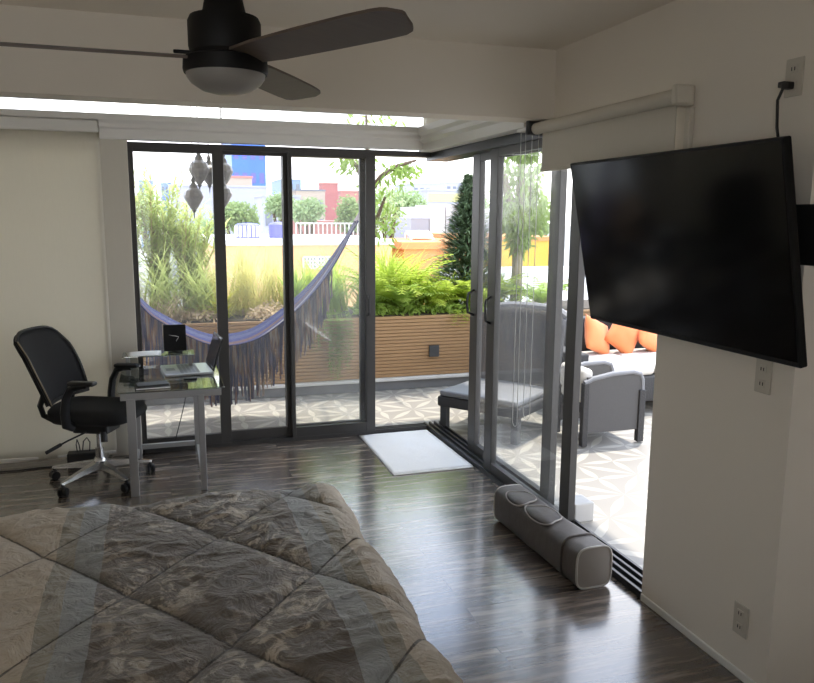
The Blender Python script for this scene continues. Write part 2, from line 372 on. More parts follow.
# ---- back window
w1 = sroot('window_1')
b = B(); bb(b, -.19, 2.2, 5.78, 5.9, 2.215, 2.255); bb(b, -.19, -.168, 5.78, 5.9, 0, 2.215); bb(b, -.19, 1.61, 5.78, 5.9, 0, .03); bb(b, 1.61, 2.06, 5.79, 5.9, 0, .02)
for y in (5.80, 5.84, 5.88): bb(b, 1.55, 2.06, y - .006, y + .006, .0, .032)
obj('window_frame', b, 'alu', w1)
def sash(x0, x1, y, wl, wr):
    s = B(); bb(s, x0, x0 + wl, y - .02, y + .02, .03, 2.215, .003); bb(s, x1 - wr, x1, y - .02, y + .02, .03, 2.215, .003)
    bb(s, x0, x1, y - .018, y + .018, .03, .105); bb(s, x0, x1, y - .018, y + .018, 2.19, 2.215)
    so = obj('sash', s, 'alu', w1)
    g = B(); bb(g, x0 + wl, x1 - wr, y - .003, y + .003, .105, 2.19); obj('glass_pane', g, 'glass', so)
    return so
sash(-.168, .462, 5.80, .015, .078); sash(.385, .965, 5.84, .075, .068); s3 = sash(.895, 1.60, 5.88, .068, .10); s3b = sash(.93, 1.605, 5.80, .03, .075)
b = B(); tube(b, [(1.545, 5.775, .98), (1.545, 5.745, 1.0), (1.545, 5.745, 1.12), (1.545, 5.775, 1.14)], .008); obj('handle', b, 'black', s3b, True)

# ---- sliding glass doors on the terrace side
d1 = sroot('door_1')
b = B(); bb(b, 2.06, 2.24, 2.80, 5.9, 2.19, 2.256); bb(b, 2.06, 2.22, 2.80, 5.9, -.005, .012)
for x in (2.068, 2.115, 2.16, 2.205): bb(b, x - .007, x + .007, 2.80, 5.9, .012, .035)
obj('door_track', b, 'track', d1)
def slider(x, y0, y1, w0, w1_):
    s = B(); bb(s, x - .022, x + .022, y0, y0 + w0, .03, 2.19, .003); bb(s, x - .022, x + .022, y1 - w1_, y1, .03, 2.19, .003)
    bb(s, x - .02, x + .02, y0, y1, .03, .095); bb(s, x - .02, x + .02, y0, y1, 2.14, 2.19)
    so = obj('sash', s, 'alu', d1)
    g = B(); bb(g, x - .003, x + .003, y0 + w0, y1 - w1_, .095, 2.14); obj('glass_pane', g, 'glass2', so)
    return so
sa = slider(2.17, 3.87, 5.14, .11, .13); sb = slider(2.10, 3.52, 4.68, .10, .12)
b = B(); tube(b, [(2.148, 5.07, 1.05), (2.10, 5.06, 1.07), (2.085, 5.05, 1.14), (2.10, 5.06, 1.21), (2.148, 5.07, 1.23)], .009); obj('handle', b, 'black', sa, True)
b = B(); tube(b, [(2.078, 4.62, 1.05), (2.04, 4.61, 1.07), (2.03, 4.60, 1.14), (2.04, 4.61, 1.21), (2.078, 4.62, 1.23)], .008); obj('handle', b, 'black', sb, True)

# ---- roller shade on the back wall
t = thing('window_blind', 'wide cream roller shade lowered to the floor behind the black office chair', 'blind', (0, 0, 0))
b = B(); bb(b, -2.4, -.365, 5.70, 5.80, 2.305, 2.383, .012); obj('cassette', b, 'white', t)
b = B()
def fsh(u, v):
    x = -2.35 + u * 1.985; z = 2.31 - v * 2.285
    return Vector((x, 5.755 + .004 * math.sin(x * 9) * v + .014 * noise.noise(Vector((x * 3.2, 0, z * .5))) * v, z + (.012 * noise.noise(Vector((x * 6, 2, 0))) if v > .98 else 0)))
grid(b, 90, 30, fsh); fo = obj('fabric', b, 'blind', t, True)
md = fo.modifiers.new('thick', 'SOLIDIFY'); md.thickness = .003
b = B(); bb(b, -2.35, -.37, 5.745, 5.765, .03, .05, .004); obj('hem_bar', b, 'white', t)

# ---- roller blind over the doors
t = thing('roller_blind', 'white roller blind rolled up above the open sliding doors behind the television', 'blind', (0, 0, 0))
b = B(); tube(b, [(2.005, 2.68, 2.235), (2.005, 3.90, 2.235)], .032, 18); obj('cassette', b, 'shade', t, True)
b = B(); bb(b, 1.965, 2.06, 2.645, 2.68, 2.195, 2.278, .012); obj('end_cap', b, 'shade', t)
b = B(); bb(b, 1.95, 2.06, 3.90, 3.93, 2.20, 2.28, .01); obj('end_cap', b, 'darkgrey', t)
b = B(); bb(b, 2.027, 2.031, 2.72, 3.87, 2.02, 2.24); obj('fabric', b, 'shade', t)
b = B(); bb(b, 2.02, 2.038, 2.72, 3.87, 2.0, 2.022, .004); obj('hem_bar', b, 'shade', t)
b = B(); bb(b, 2.035, 2.06, 2.645, 2.675, 1.55, 2.19, .004); obj('chain_cover', b, 'shade', t)
b = B(); bb(b, 1.99, 2.06, 3.93, 4.12, 2.235, 2.255); obj('chain_bracket', b, 'white', t)
for y0, y1, zl in ((4.02, 4.08, .50), (3.80 + .14, 3.88 - .02, .58)):
    b = B(); ym = (y0 + y1) / 2; r = abs(y1 - y0) / 2
    pts = [(2.0, y0, 2.24), (2.0, y0, 1.4), (2.0, y0, zl + r)] + [(2.0, ym + (y0 - ym) * math.cos(a), zl + r - r * math.sin(a)) for a in (.5, 1.1, PI / 2, 2.05, 2.65)] + [(2.0, y1, zl + r), (2.0, y1, 1.4), (2.0, y1, 2.24)]
    tube(b, pts, .002, 6); obj('bead_chain', b, 'bead', t, True)

# ---- ceiling fan
HX, HY, HZ = .205, 2.37, 2.2
t = thing('ceiling_fan', 'black ceiling fan with three dark wood blades and a frosted light dome', 'fan', (HX, HY, 2.635))
b = B(); lathe(b, [(.062, 0), (.06, -.03), (.02, -.06), (.0145, -.07), (.0145, -.30)], 24); obj('downrod', b, 'fan', t, True)
b = B(); lathe(b, [(.016, -.215), (.035, -.225), (.052, -.262), (.06, -.30), (.066, -.318), (.098, -.322), (.104, -.335), (.104, -.405), (.10, -.418), (.104, -.43), (.120, -.437), (.122, -.468), (.119, -.478), (.05, -.478)], 36); obj('motor_housing', b, 'fan', t, True)
b = B(); lathe(b, [(.114, -.476), (.112, -.488), (.10, -.505), (.07, -.524), (.035, -.533), (0, -.535)], 36); obj('light_dome', b, 'frost', t, True)
for ph in (-60, 60, 180):
    ca, sn = math.cos(R(ph)), math.sin(R(ph)); u = Vector((ca, sn, 0)); tt = Vector((-sn, ca, 0))
    ch = (-tt * math.cos(R(12)) + Vector((0, 0, 1)) * math.sin(R(12))); nn = u.cross(ch).normalized()
    o = Vector((0, 0, -.435))
    b = B(); V = []
    prof = [(.085, -.05, .05), (.20, -.062, .062), (.40, -.067, .068), (.58, -.069, .069), (.655, -.066, .066), (.685, -.055, .062), (.70, -.035, .055), (.715, .0, .04), (.725, .02, .03)]
    for sgn in (1, -1):
        V.append([(b.verts.new(o + u * r + ch * a + nn * .004 * sgn), b.verts.new(o + u * r + ch * c + nn * .004 * sgn)) for r, a, c in prof])
    for i in range(len(prof) - 1):
        b.faces.new((V[0][i][0], V[0][i + 1][0], V[0][i + 1][1], V[0][i][1])); b.faces.new((V[1][i][0], V[1][i][1], V[1][i + 1][1], V[1][i + 1][0]))
        for s in (0, 1): b.faces.new((V[0][i][s], V[0][i + 1][s], V[1][i + 1][s], V[1][i][s]))
    for i in (0, -1): b.faces.new((V[0][i][0], V[0][i][1], V[1][i][1], V[1][i][0]))
    bl = obj('blade', b, 'blade', t)
    b = B(); box(b, o + u * .10 + nn * -.012, (.09, .06, .01), Matrix((u, ch, nn)).transposed(), .003); obj('blade_bracket', b, 'fan', bl)

# ---- television and what hangs on the right wall
tx0, tx1, z1, z0 = 1.85, 2.0, 2.002, 1.261
tilt = math.atan2(tx1 - tx0, z1 - z0); tl_h = math.hypot(tx1 - tx0, z1 - z0)
t = thing('television', 'large black flat television tilted down on the right wall', 'television', (tx1, 2.6, z0))
rot = Matrix.Rotation(-tilt, 3, 'Y')
def TV(x, y, z): return rot @ Vector((x, y, z))
b = B(); box(b, TV(.016, 0, tl_h / 2), (.032, 1.306, tl_h), rot, .006); obj('bezel', b, 'bezel', t)
b = B(); box(b, TV(-.0005, 0, tl_h / 2 + .005), (.003, 1.286, tl_h - .03), rot, .001, 1); obj('screen', b, 'screen', t)
b = B(); box(b, TV(.046, 0, tl_h * .42), (.034, .9, tl_h * .6), rot, .012); obj('back_housing', b, 'bezel', t)
t = thing('tv_wall_mount', 'black steel mount bracket holding the television on the wall', 'bracket', (0, 0, 0))
b = B(); bb(b, 2.035, 2.06, 2.04, 3.1, 1.72, 1.78); bb(b, 2.035, 2.06, 2.04, 3.1, 1.50, 1.56); bb(b, 2.03, 2.06, 1.905, 2.3, 1.60, 1.80, .004); obj('wall_plate', b, 'black', t)
for y in (2.38, 2.82):
    b = B(); box(b, (2.012, y, 1.66), (.035, .04, .42), Matrix.Rotation(-tilt, 3, 'Y')); obj('tilt_arm', b, 'black', t)

def outlet(loc, label, h=.125, w=.075):
    t = thing('wall_outlet', label, 'outlet', loc)
    b = B(); bb(b, -.008, 0, -w / 2, w / 2, -h / 2, h / 2, .003); obj('cover_plate', b, 'outlet', t)
    for z in (.027, -.027):
        b = B(); bb(b, -.011, -.006, -.017, .017, z - .014, z + .014, .003); s = obj('socket', b, 'outlet', t)
        b = B(); bb(b, -.0125, -.0105, -.008, -.005, z - .006, z + .006); bb(b, -.0125, -.0105, .005, .008, z - .006, z + .006); obj('slot', b, 'slot', s)
    return t
outlet((XR, 2.14, 2.222), 'ivory outlet high on the wall with the television plug in it')
outlet((XR, 2.165, 1.19), 'ivory outlet showing just under the television bottom edge')
outlet((XR, 2.175, .235), 'ivory double outlet low on the wall above the baseboard')
t = thing('power_cable', 'black power cord running from the high outlet down behind the television', 'cord', (0, 0, 0))
b = B(); box(b, (2.036, 2.145, 2.195), (.034, .03, .024), None, .005); box(b, (2.03, 2.16, 2.20), (.02, .03, .02), None, .004); obj('plug', b, 'black', t)
b = B(); tube(b, [(2.028, 2.155, 2.19), (2.022, 2.17, 2.15), (2.024, 2.165, 2.06), (2.03, 2.15, 1.98), (2.035, 2.14, 1.88), (2.04, 2.2, 1.8)], .005, 8); obj('cable', b, 'cable', t, True)

# ------------------------------------------------------------------ bed
t = thing('bed', 'low bed base with mattress under the brown comforter', 'bed', (-.30, 2.05, 0))
b = B(); bb(b, -.90, .90, -1.0, 1.03, .0, .26, .02); obj('base', b, 'bedbase', t)
b = B(); bb(b, -.90, .90, -1.0, 1.05, .26, .53, .06, 3); obj('mattress', b, 'mattress', t)
# comforter: puffed diamond quilting, draped over the edges
bu, bv, o0 = Vector((.285, -.375)), Vector((.305, .36)), Vector((.14, 1.971))
det = bu.x * bv.y - bu.y * bv.x
def quilt_h(x, y):
    p = Vector((x, y)) - o0
    a = (p.x * bv.y - p.y * bv.x) / det; c = (bu.x * p.y - bu.y * p.x) / det
    wob = 0
    s = abs(math.sin(PI * (a + wob))) * abs(math.sin(PI * (c + wob)))
    puff = min(1, s * 1.15) ** .24
    wr = noise.noise(Vector((x * 7, y * 7, 0))) * .5 + noise.noise(Vector((x * 16 + y * 9, y * 13, 5))) * .3
    ridge = 1 - abs(noise.noise(Vector((x * 5 + 2 * y, y * 9 - 3 * x, 9))))
    return .038 * puff + (.006 * wr + .011 * ridge ** 7) * min(1, s * 2.5)
X0, X1, Y0, Y1, ZT = -1.24, .69, 1.02, 3.175, .577
rad, drop = .085, .33
def side(d):
    """arc length past the flat top -> (out, down)"""
    if d <= 0: return 0, 0
    q = rad * PI / 2
    if d < q: return rad * math.sin(d / rad), rad * (1 - math.cos(d / rad))
    e = d - q
    return rad + .08 * e, rad + e
def quilt(u, v):
    xr, yr = X0 + (X1 - X0 + drop) * u, Y0 + (Y1 - Y0 + drop) * v
    ox, dx = side(xr - (X1 - rad)); oy, dy = side(yr - (Y1 - rad))
    h = quilt_h(xr, yr)
    x = min(xr, X1 - rad) + ox; y = min(yr, Y1 - rad) + oy
    dn = max(dx, dy) if dx * dy == 0 else math.hypot(dx, dy)
    if dx > 0 and dy > 0:      # rounded corner
        k = 1 - .16 * min(dx, dy) / max(dx, dy, 1e-6); x = (X1 - rad) + ox * k; y = (Y1 - rad) + oy * k
    f = max(0, min(1, dn / rad)); z = ZT + h * (1 - f) - dn
    if dn > .0:
        x += h * f * (1 if dx >= dy else 0); y += h * f * (1 if dy > dx else 0)
        lo = max(0, dn - .1); x += .02 * math.sin(yr * 14) * lo * (dx > 0) ; y += .02 * math.sin(xr * 13) * lo * (dy > 0)
    return Vector((x, y, max(z, .12)))
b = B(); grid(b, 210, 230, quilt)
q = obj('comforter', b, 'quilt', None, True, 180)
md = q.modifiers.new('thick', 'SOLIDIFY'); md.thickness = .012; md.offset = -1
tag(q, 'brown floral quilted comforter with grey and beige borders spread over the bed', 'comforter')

# ------------------------------------------------------------------ office chair
t = thing('office_chair', 'black mesh office chair on a chrome five star base at the glass desk', 'chair', (-.44, 5.24, 0), R(-24))
b = B()
def seatf(u, v):
    th = 2 * PI * u
    ex = .275 * math.copysign(abs(math.cos(th)) ** .55, math.cos(th)); ey = .245 * math.copysign(abs(math.sin(th)) ** .55, math.sin(th))
    prof = [(0, .02), (.7, .018), (.93, .008), (1, -.02), (1, -.05), (.92, -.075), (0, -.08)]
    k, z = prof[min(6, int(round(v * 6)))]
    return Vector((ex * k + .01, ey * k, .512 + z - .02 * (ex * k / .275) ** 3 * (z > -.03)))
grid(b, 40, 7, seatf, True); bmesh.ops.remove_doubles(b, verts=b.verts, dist=.0005); obj('seat', b, 'blackfab', t, True, 60)
# backrest: bowed mesh panel, leaning back
def backf(u, v, off=0):
    w = .225 + .035 * math.sin(PI * min(1, v * .9)) - .015 * v; y = (u - .5) * 2 * w
    z = .565 + v * .445 - .045 * (abs(u - .5) * 2) ** 5 * (v > .7) * (v - .7) / .3
    x = -.235 - .20 * v ** 1.05 + .055 * math.sin(PI * v) * .3 + .055 * (2 * (u - .5)) ** 2 + off
    return Vector((x, y, z))
b = B(); grid(b, 15, 15, backf); o = obj('backrest', b, 'blackfab', t, True, 180)
md = o.modifiers.new('thick', 'SOLIDIFY'); md.thickness = .03
rim = [backf(u / 14, 1) for u in range(15)] + [backf(1, 1 - v / 14) for v in range(1, 15)] + [backf(1 - u / 14, 0) for u in range(1, 15)] + [backf(0, v / 14) for v in range(1, 15)]
b = B(); tube(b, rim + [rim[0]], .011, 8, False); fr = obj('back_frame', b, 'black', t, True)
b = B(); tube(b, [backf(0, v / 12, .012) + Vector((0, -.009, 0)) for v in range(13)], .004, 6); obj('piping', b, 'piping', fr, True)
for s in (-1, 1):
    b = B(); tube(b, [(-.24, s * .20, .62), (-.275, s * .19, .55), (-.275, s * .16, .48), (-.22, s * .11, .425), (-.12, s * .06, .40)], .018, 8); obj('back_support', b, 'black', t, True)
    b = B(); tube(b, [(-.04, s * .23, .43), (-.05, s * .285, .46), (-.05, s * .295, .54), (-.035, s * .295, .63), (.0, s * .295, .695), (.05, s * .295, .715), (.11, s * .295, .715)], [.022, .026, .025, .023, .022, .022, .02], 10, flat=1.3); arm = obj('armrest', b, 'black', t, True)
    b = B(); box(b, (.075, s * .295, .728), (.17, .065, .026), None, .012, 3); obj('arm_pad', b, 'black', arm, True)
b = B(); bb(b, -.13, .11, -.09, .09, .345, .41, .012); obj('tilt_mechanism', b, 'black', t)
b = B(); tube(b, [(-.02, -.06, .365), (-.10, -.20, .33), (-.17, -.30, .29)], .006, 8); tube(b, [(-.125, -.235, .316), (-.18, -.315, .283)], .012, 8); obj('lever', b, 'black', t, True)
b = B(); tube(b, [(.08, -.08, .36), (.09, -.10, .30)], .022, 12); obj('tension_knob', b, 'black', t, True)
b = B(); lathe(b, [(.026, .15), (.026, .23), (.0155, .232), (.0155, .36)], 20); obj('gas_column', b, 'chrome', t, True)
b = B(); lathe(b, [(.035, .075), (.042, .09), (.042, .15), (.032, .165)], 20); hubo = obj('base_hub', b, 'chrome', t, True)
for k in range(5):
    a = R(72 * k + 24 + 14); d = Vector((math.cos(a), math.sin(a), 0)); n_ = Vector((-d.y, d.x, 0))
    b = B(); rr = []
    for r, w, zt, zb in ((.03, .026, .145, .095), (.17, .021, .122, .09), (.315, .014, .094, .078), (.33, .010, .09, .08)):
        rr.append([b.verts.new(d * r + n_ * w + Vector((0, 0, zb))), b.verts.new(d * r + n_ * w * .8 + Vector((0, 0, zt))), b.verts.new(d * r - n_ * w * .8 + Vector((0, 0, zt))), b.verts.new(d * r - n_ * w + Vector((0, 0, zb)))])
    for p, q2 in zip(rr, rr[1:]):
        for i in range(4): b.faces.new((p[i], p[(i + 1) % 4], q2[(i + 1) % 4], q2[i]))
    b.faces.new(rr[0]); b.faces.new(rr[-1][::-1])
    leg = obj('base_leg', b, 'chrome', t)
    b = B(); sw = R(40 + 50 * k); c = Vector((d.x * .32, d.y * .32, 0)); ax = Vector((math.cos(sw), math.sin(sw), 0))
    for s in (-1, 1):
        p = c + ax * .016 * s + Vector((0, 0, .029)); tube(b, [p - ax * .009, p + ax * .009], .029, 16)
    tube(b, [c + Vector((0, 0, .03)), c + Vector((0, 0, .085))], .011, 8); box(b, c + Vector((0, 0, .05)), (.03, .03, .03), None, .008)
    obj('caster', b, 'black', leg, True)

# ------------------------------------------------------------------ desk
t = thing('glass_desk', 'small glass topped desk on a grey metal frame by the window', 'desk', (0, 0, 0))
DX0, DX1, DY0, DY1, DZ = -.295, .352, 4.86, 5.72, .675
b = B(); bb(b, DX0, DX1, DY0, DY1, DZ - .010, DZ, .002); obj('glass_top', b, 'tabletop', t)
LX0, LX1, LY0, LY1 = -.215, .205, 4.88, 5.66
for x in (LX0, LX1):
    for y in (LY0, LY1):
        b = B(); w = .026 if x < 0 else .02; bb(b, x - w, x + w, y - .02, y + .02, 0, DZ - .045, .003); obj('leg', b, 'steel', t)
b = B()
bb(b, DX0 + .02, DX1 - .02, LY0 - .015, LY0 + .02, DZ - .055, DZ - .011, .002); bb(b, DX0 + .02, DX1 - .02, LY1 - .02, LY1 + .015, DZ - .055, DZ - .011, .002)
bb(b, LX0 - .02, LX0 + .02, LY0, LY1, DZ - .05, DZ - .012); bb(b, LX1 - .02, LX1 + .02, LY0, LY1, DZ - .05, DZ - .012); obj('frame', b, 'steel', t)
b = B(); bb(b, LX0, LX1, LY1 - .015, LY1 + .015, .07, .105, .002); obj('stretcher', b, 'steel', t)
b = B(); bb(b, LX1 - .012, LX1 + .012, LY0, LY1, .05, .08, .002); obj('stretcher', b, 'steel', t)
b = B(); bb(b, LX0 - .012, LX0 + .012, LY0, LY1, .05, .08, .002); obj('stretcher', b, 'steel', t)
# riser shelf at the back of the desk
t = thing('monitor_riser', 'low glass riser at the back of the desk by the window', 'stand', (0, 0, DZ))
b = B(); bb(b, -.285, .20, 5.52, 5.71, .096, .104, .002); obj('shelf', b, 'tabletop', t)
for x in (-.25, .17):
    b = B(); bb(b, x - .012, x + .012, 5.54, 5.69, 0, .096, .002); obj('support', b, 'steel', t)
b = B()
grid(b, 8, 10, lambda u, v: Vector((-.245 + .22 * u - .02 * (1 - u) * v, 5.50 + .20 * v, .7825 + .003 * math.sin(u * 3))))
o = obj('paper_sheet', b, 'paper', None, True); md = o.modifiers.new('thick', 'SOLIDIFY'); md.thickness = .001
tag(o, 'white sheet of paper lying on the glass riser beside the black square panel', 'paper')
t = thing('display_panel', 'small square black panel with a white squiggle standing on the riser', 'display', (.072, 5.62, .78))
b = B(); box(b, (0, 0, .105), (.155, .02, .19), Matrix.Rotation(R(-8), 3, 'X'), .004); obj('panel', b, 'bezel', t)
b = B(); bb(b, -.05, .05, -.035, .045, .0, .008, .002); box(b, (0, .018, .03), (.04, .012, .06)); obj('foot', b, 'bezel', t)
b = B(); rx = Matrix.Rotation(R(-8), 3, 'X')
sq = [(-.042, .128), (-.02, .122), (.005, .118), (.026, .112), (.02, .098), (.008, .084), (.012, .078)]
tube(b, [Vector((0, 0, .105)) + rx @ Vector((x, -.0115, z - .105)) for x, z in sq], [.001, .006, .008, .009, .007, .004, .001], 6, flat=.25); obj('squiggle_mark', b, 'paper', t, True)
# laptop turned towards the chair
t = thing('laptop', 'open silver laptop seen side on with its dark screen tipped back', 'laptop', (.14, 5.43, DZ), R(5))
b = B(); bb(b, -.16, .16, -.18, .18, .003, .02, .005); obj('base', b, 'silver', t)
kb = B()
for i in range(5):
    for j in range(13): bb(kb, -.055 + i * .026, -.033 + i * .026, -.158 + j * .0245, -.138 + j * .0245, .02, .0225)
obj('keyboard', kb, 'key', t)
b = B(); bb(b, -.14, -.08, -.045, .045, .0195, .0208, .0005, 1); obj('touchpad', b, 'key', t)
b = B(); rr = Matrix.Rotation(R(17), 3, 'Y'); box(b, Vector((.158, 0, .022)) + rr @ Vector((0, 0, .115)), (.009, .36, .235), rr, .003); lid = obj('lid', b, 'black', t)
b = B(); box(b, Vector((.158, 0, .022)) + rr @ Vector((-.0052, 0, .115)), (.0015, .34, .20), rr); obj('screen', b, 'screen', lid)
b = B(); box(b, Vector((.158, 0, .022)) + rr @ Vector((0, -.12, .226)), (.016, .07, .008), rr, .002); obj('lid_glint', b, 'paper', lid)  # white strip standing in for the reflection at the lid's top edge
t = thing('notebook', 'thin dark notebook pair lying at the front corner of the glass desk', 'notebook', (-.085, 4.965, DZ), R(4))
b = B(); bb(b, -.105, .105, -.065, .065, 0, .014, .003); obj('cover', b, 'darkgrey', t)
b = B(); bb(b, -.1, .103, -.0655, .06, .003, .011); obj('pages', b, 'paper', t)
b = B(); box(b, (0, .005, .020), (.19, .11, .011), Matrix.Rotation(R(5), 3, 'Z'), .003); obj('upper_cover', b, 'darkgrey', t)
b = B(); box(b, (.155, 5.145, DZ + .006), (.085, .05, .011), Matrix.Rotation(R(-6), 3, 'Z'), .003)  # thin black block standing in for a dark reflection on the glass
tag(obj('reflection', b, 'bezel', None), 'small black phone lying in front of the laptop on the glass', 'reflection')
b = B(); tube(b, [(.17, 5.68, .655), (.15, 5.69, .5), (.10, 5.70, .3), (.05, 5.70, .12), (-.05, 5.70, .01), (-.3, 5.69, .006), (-.5, 5.62, .006)], .0035, 6)
tag(obj('charger_cable', b, 'cable', None, True), 'thin dark cable hanging under the desk towards the adapter box', 'cable')
# adapter
t = thing('power_adapter', 'black power adapter box on the floor behind the office chair', 'adapter', (-.585, 5.60, 0))
b = B(); bb(b, -.095, .095, -.045, .045, 0, .105, .008); obj('case', b, 'black', t)
b = B(); tube(b, [(-.03, 0, .10), (-.035, 0, .16), (-.03, .02, .19), (-.02, .03, .15), (-.015, .035, .1)], .004, 6); obj('cable', b, 'cable', t, True)
b = B(); tube(b, [(.05, 0, .10), (.055, 0, .17), (.035, .015, .2), (.01, .03, .17), (0, .04, .1)], .004, 6); obj('cable', b, 'cable', t, True)
b = B(); tube(b, [(-1.6, 5.66, .006), (-1.2, 5.62, .006), (-1.0, 5.60, .006), (-.85, 5.63, .006), (-.69, 5.60, .012)], .005, 6)
tag(obj('floor_cable', b, 'cable', None, True), 'black cable lying along the back wall leading to the adapter box', 'cable')

# ------------------------------------------------------------------ rug and bag
t = thing('door_rug', 'white rectangular rug on the wood floor at the open corner', 'rug', (0, 0, 0))
b = B()
grid(b, 20, 30, lambda u, v: Vector((1.465 + .575 * u + .02 * (1 - v) * (u - .5), 4.80 + .96 * v, .006 + .0025 * noise.noise(Vector((u * 6, v * 9, 1))))))
o = obj('pile', b, 'rug', t, True); md = o.modifiers.new('thick', 'SOLIDIFY'); md.thickness = .008; md.offset = -.5
b = B(); bb(b, 1.455, 2.045, 4.765, 4.80, .001, .008, .002); obj('border', b, 'rugedge', t)

t = thing('duffel_bag', 'long taupe zip bag lying on the floor along the sliding door track', 'bag', (1.905, 2.97, 0), R(1.6))
BW, BH, BL = .098, .105, .87
def bagsec(th, k=1.0):
    return (BW * k * math.copysign(abs(math.cos(th)) ** .5, math.cos(th)), BH + BH * k * math.copysign(abs(math.sin(th)) ** .5, math.sin(th)))
def bagf(u, v):
    th = 2 * PI * u; y = BL * v
    k = 1 - .06 * math.sin(PI * v) ** 2 * (1 if math.sin(th) > 0 else 0) + .02 * noise.noise(Vector((th * 1.3, y * 7, 1))) + .012 * noise.noise(Vector((th * 4, y * 18, 4)))
    x, z = bagsec(th, k)
    return Vector((x, y, max(.002, z)))
b = B(); V = grid(b, 48, 60, bagf, True); b.faces.new([V[i][0] for i in range(48)]); b.faces.new([V[i][-1] for i in range(48)][::-1])
obj('body', b, 'bag', t, True, 60)
for y, nm in ((-.006, 'near'), (BL + .006, 'far')):
    b = B(); ring = [Vector((bagsec(2 * PI * i / 40, .98)[0], y, max(.004, bagsec(2 * PI * i / 40, .98)[1]))) for i in range(40)]
    vs = [b.verts.new(p) for p in ring]; c_ = b.verts.new((0, y - (.012 if y < 0 else -.012), BH))
    for i in range(40): b.faces.new((vs[i], vs[(i + 1) % 40], c_))
    e = obj('end_panel', b, 'bagend', t, True); e['label'] = 'pale taupe end panel'
    b = B(); tube(b, ring + [ring[0]], .0055, 6, False); obj('piping', b, 'bagpipe', e, True)
for yc, ln in ((.56, .26), (.80 - .02, .2)):
    # raised oval pocket on the upper face
    b = B()
    def pk(u, v):
        th = 2 * PI * u; rr_ = v
        yy = yc - ln / 2 + ln / 2 * rr_ * math.cos(th) * 1.0; aa = PI * .62 + .62 * rr_ * math.sin(th)
        k = 1.0 + .10 * (1 - rr_ ** 4)
        x, z = bagsec(aa, k); return Vector((x, yy, z))
    grid(b, 36, 8, pk, True); p = obj('pocket', b, 'bag', t, True, 80)
    b = B(); ring = [pk(i / 36, 1.0) + Vector((-.002, 0, .003)) for i in range(36)]; tube(b, ring + [ring[0]], .0045, 6, False); obj('zip_piping', b, 'bagend', p, True)
b = B(); ring = [Vector((bagsec(2 * PI * i / 40, 1.03)[0], .13, max(.003, bagsec(2 * PI * i / 40, 1.03)[1]))) for i in range(40)]; tube(b, ring + [ring[0]], .006, 6, False); obj('seam_strap', b, 'bag', t, True)

# ------------------------------------------------------------------ terrace
b = B(); bb(b, -4, 9, 5.9, 8.4, -.15, -.012); bb(b, 2.22, 9, 1.0, 5.9, -.15, -.012); struct('terrace_floor', b, 'tile')
b = B(); bb(b, -4, 3.05, 5.98, 6.7, 2.66, 2.8); bb(b, 2.3, 3.05, 2.0, 5.98, 2.66, 2.8); struct('added_sun_eave', b, 'wall')  # unseen eave added to keep sun out of the room; lanterns hang here
b = B(); bb(b, -400, 500, 9.5, 900, -8.2, -8); struct('city_ground', b, 'street')
t = thing('planter', 'long brown slatted wood planter wall along the terrace edge', 'planter', (0, 7.36, 0))
b = B()
for i in range(18):
    z = .115 + i * .0352; bb(b, -3.5, 7.6, 0, .03, z, z + .0315, .004, 1)
obj('slat_cladding', b, 'slat', t)
b = B(); bb(b, -3.5, 7.6, .03, .95, 0, .73); obj('trough', b, 'plinth', t)
b = B(); bb(b, -3.5, 7.6, -.03, .03, -.01, .085); obj('plinth', b, 'plinth', t)
b = B(); bb(b, -3.5, 7.6, -.06, .03, .085, .112, .004); obj('ledge', b, 'kerb', t)
b = B(); bb(b, -3.45, 7.55, .06, .9, .73, .752); obj('soil', b, 'soil', t)
b = B(); bb(b, 2.62, 2.73, -.022, 0, .31, .43, .005); ob = obj('socket_box', b, 'darkgrey', t); ob['label'] = 'dark weatherproof socket box'
b = B(); box(b, (2.30, 3.78, .045), (.13, .15, .115), None, .008)
tag(obj('door_block', b, 'concrete', None), 'small pale grey block beside the door track on the terrace', 'block')

# hammock
t = thing('hammock', 'blue striped hammock with long fringe slung across the terrace', 'hammock', (0, 0, 0))
HY0 = 6.55
pts = [(-.62, 1.62), (-.19, 1.085), (-.02, .93), (.29, .76), (.50, .722), (.79, .79), (1.15, 1.055), (1.42, 1.36), (1.66, 1.74)]
def hz(s):
    k = s * (len(pts) - 1); i = min(int(k), len(pts) - 2); f = k - i
    p0, p1, p2, p3 = (Vector(pts[max(0, min(len(pts) - 1, j))]) for j in (i - 1, i, i + 1, i + 2))
    return .5 * ((2 * p1) + (p2 - p0) * f + (2 * p0 - 5 * p1 + 4 * p2 - p3) * f * f + (3 * p1 - p0 - 3 * p2 + p3) * f ** 3)
b = B(); uvl = b.loops.layers.uv.new('uv')
NU, NV = 60, 13
def hamf(u, v):
    p = hz(u); w = math.sin(PI * min(1, max(0, (u - .02) / .93))) ** .7 if .02 < u < .95 else .02
    s = (v - .5) * 2
    return Vector((p.x, HY0 + s * (.03 + .20 * w), p.y - .02 - .10 * w * (1 - s * s) + .0 * s + (.012 * s)))
V = grid(b, NU, NV, hamf)
idx = {V[i][j]: (i / (NU - 1), j / (NV - 1)) for i in range(NU) for j in range(NV)}
for f in b.faces:
    for l in f.loops: l[uvl].uv = idx[l.vert]
o = obj('cloth', b, 'hamblue', t, True, 180); md = o.modifiers.new('thick', 'SOLIDIFY'); md.thickness = .012
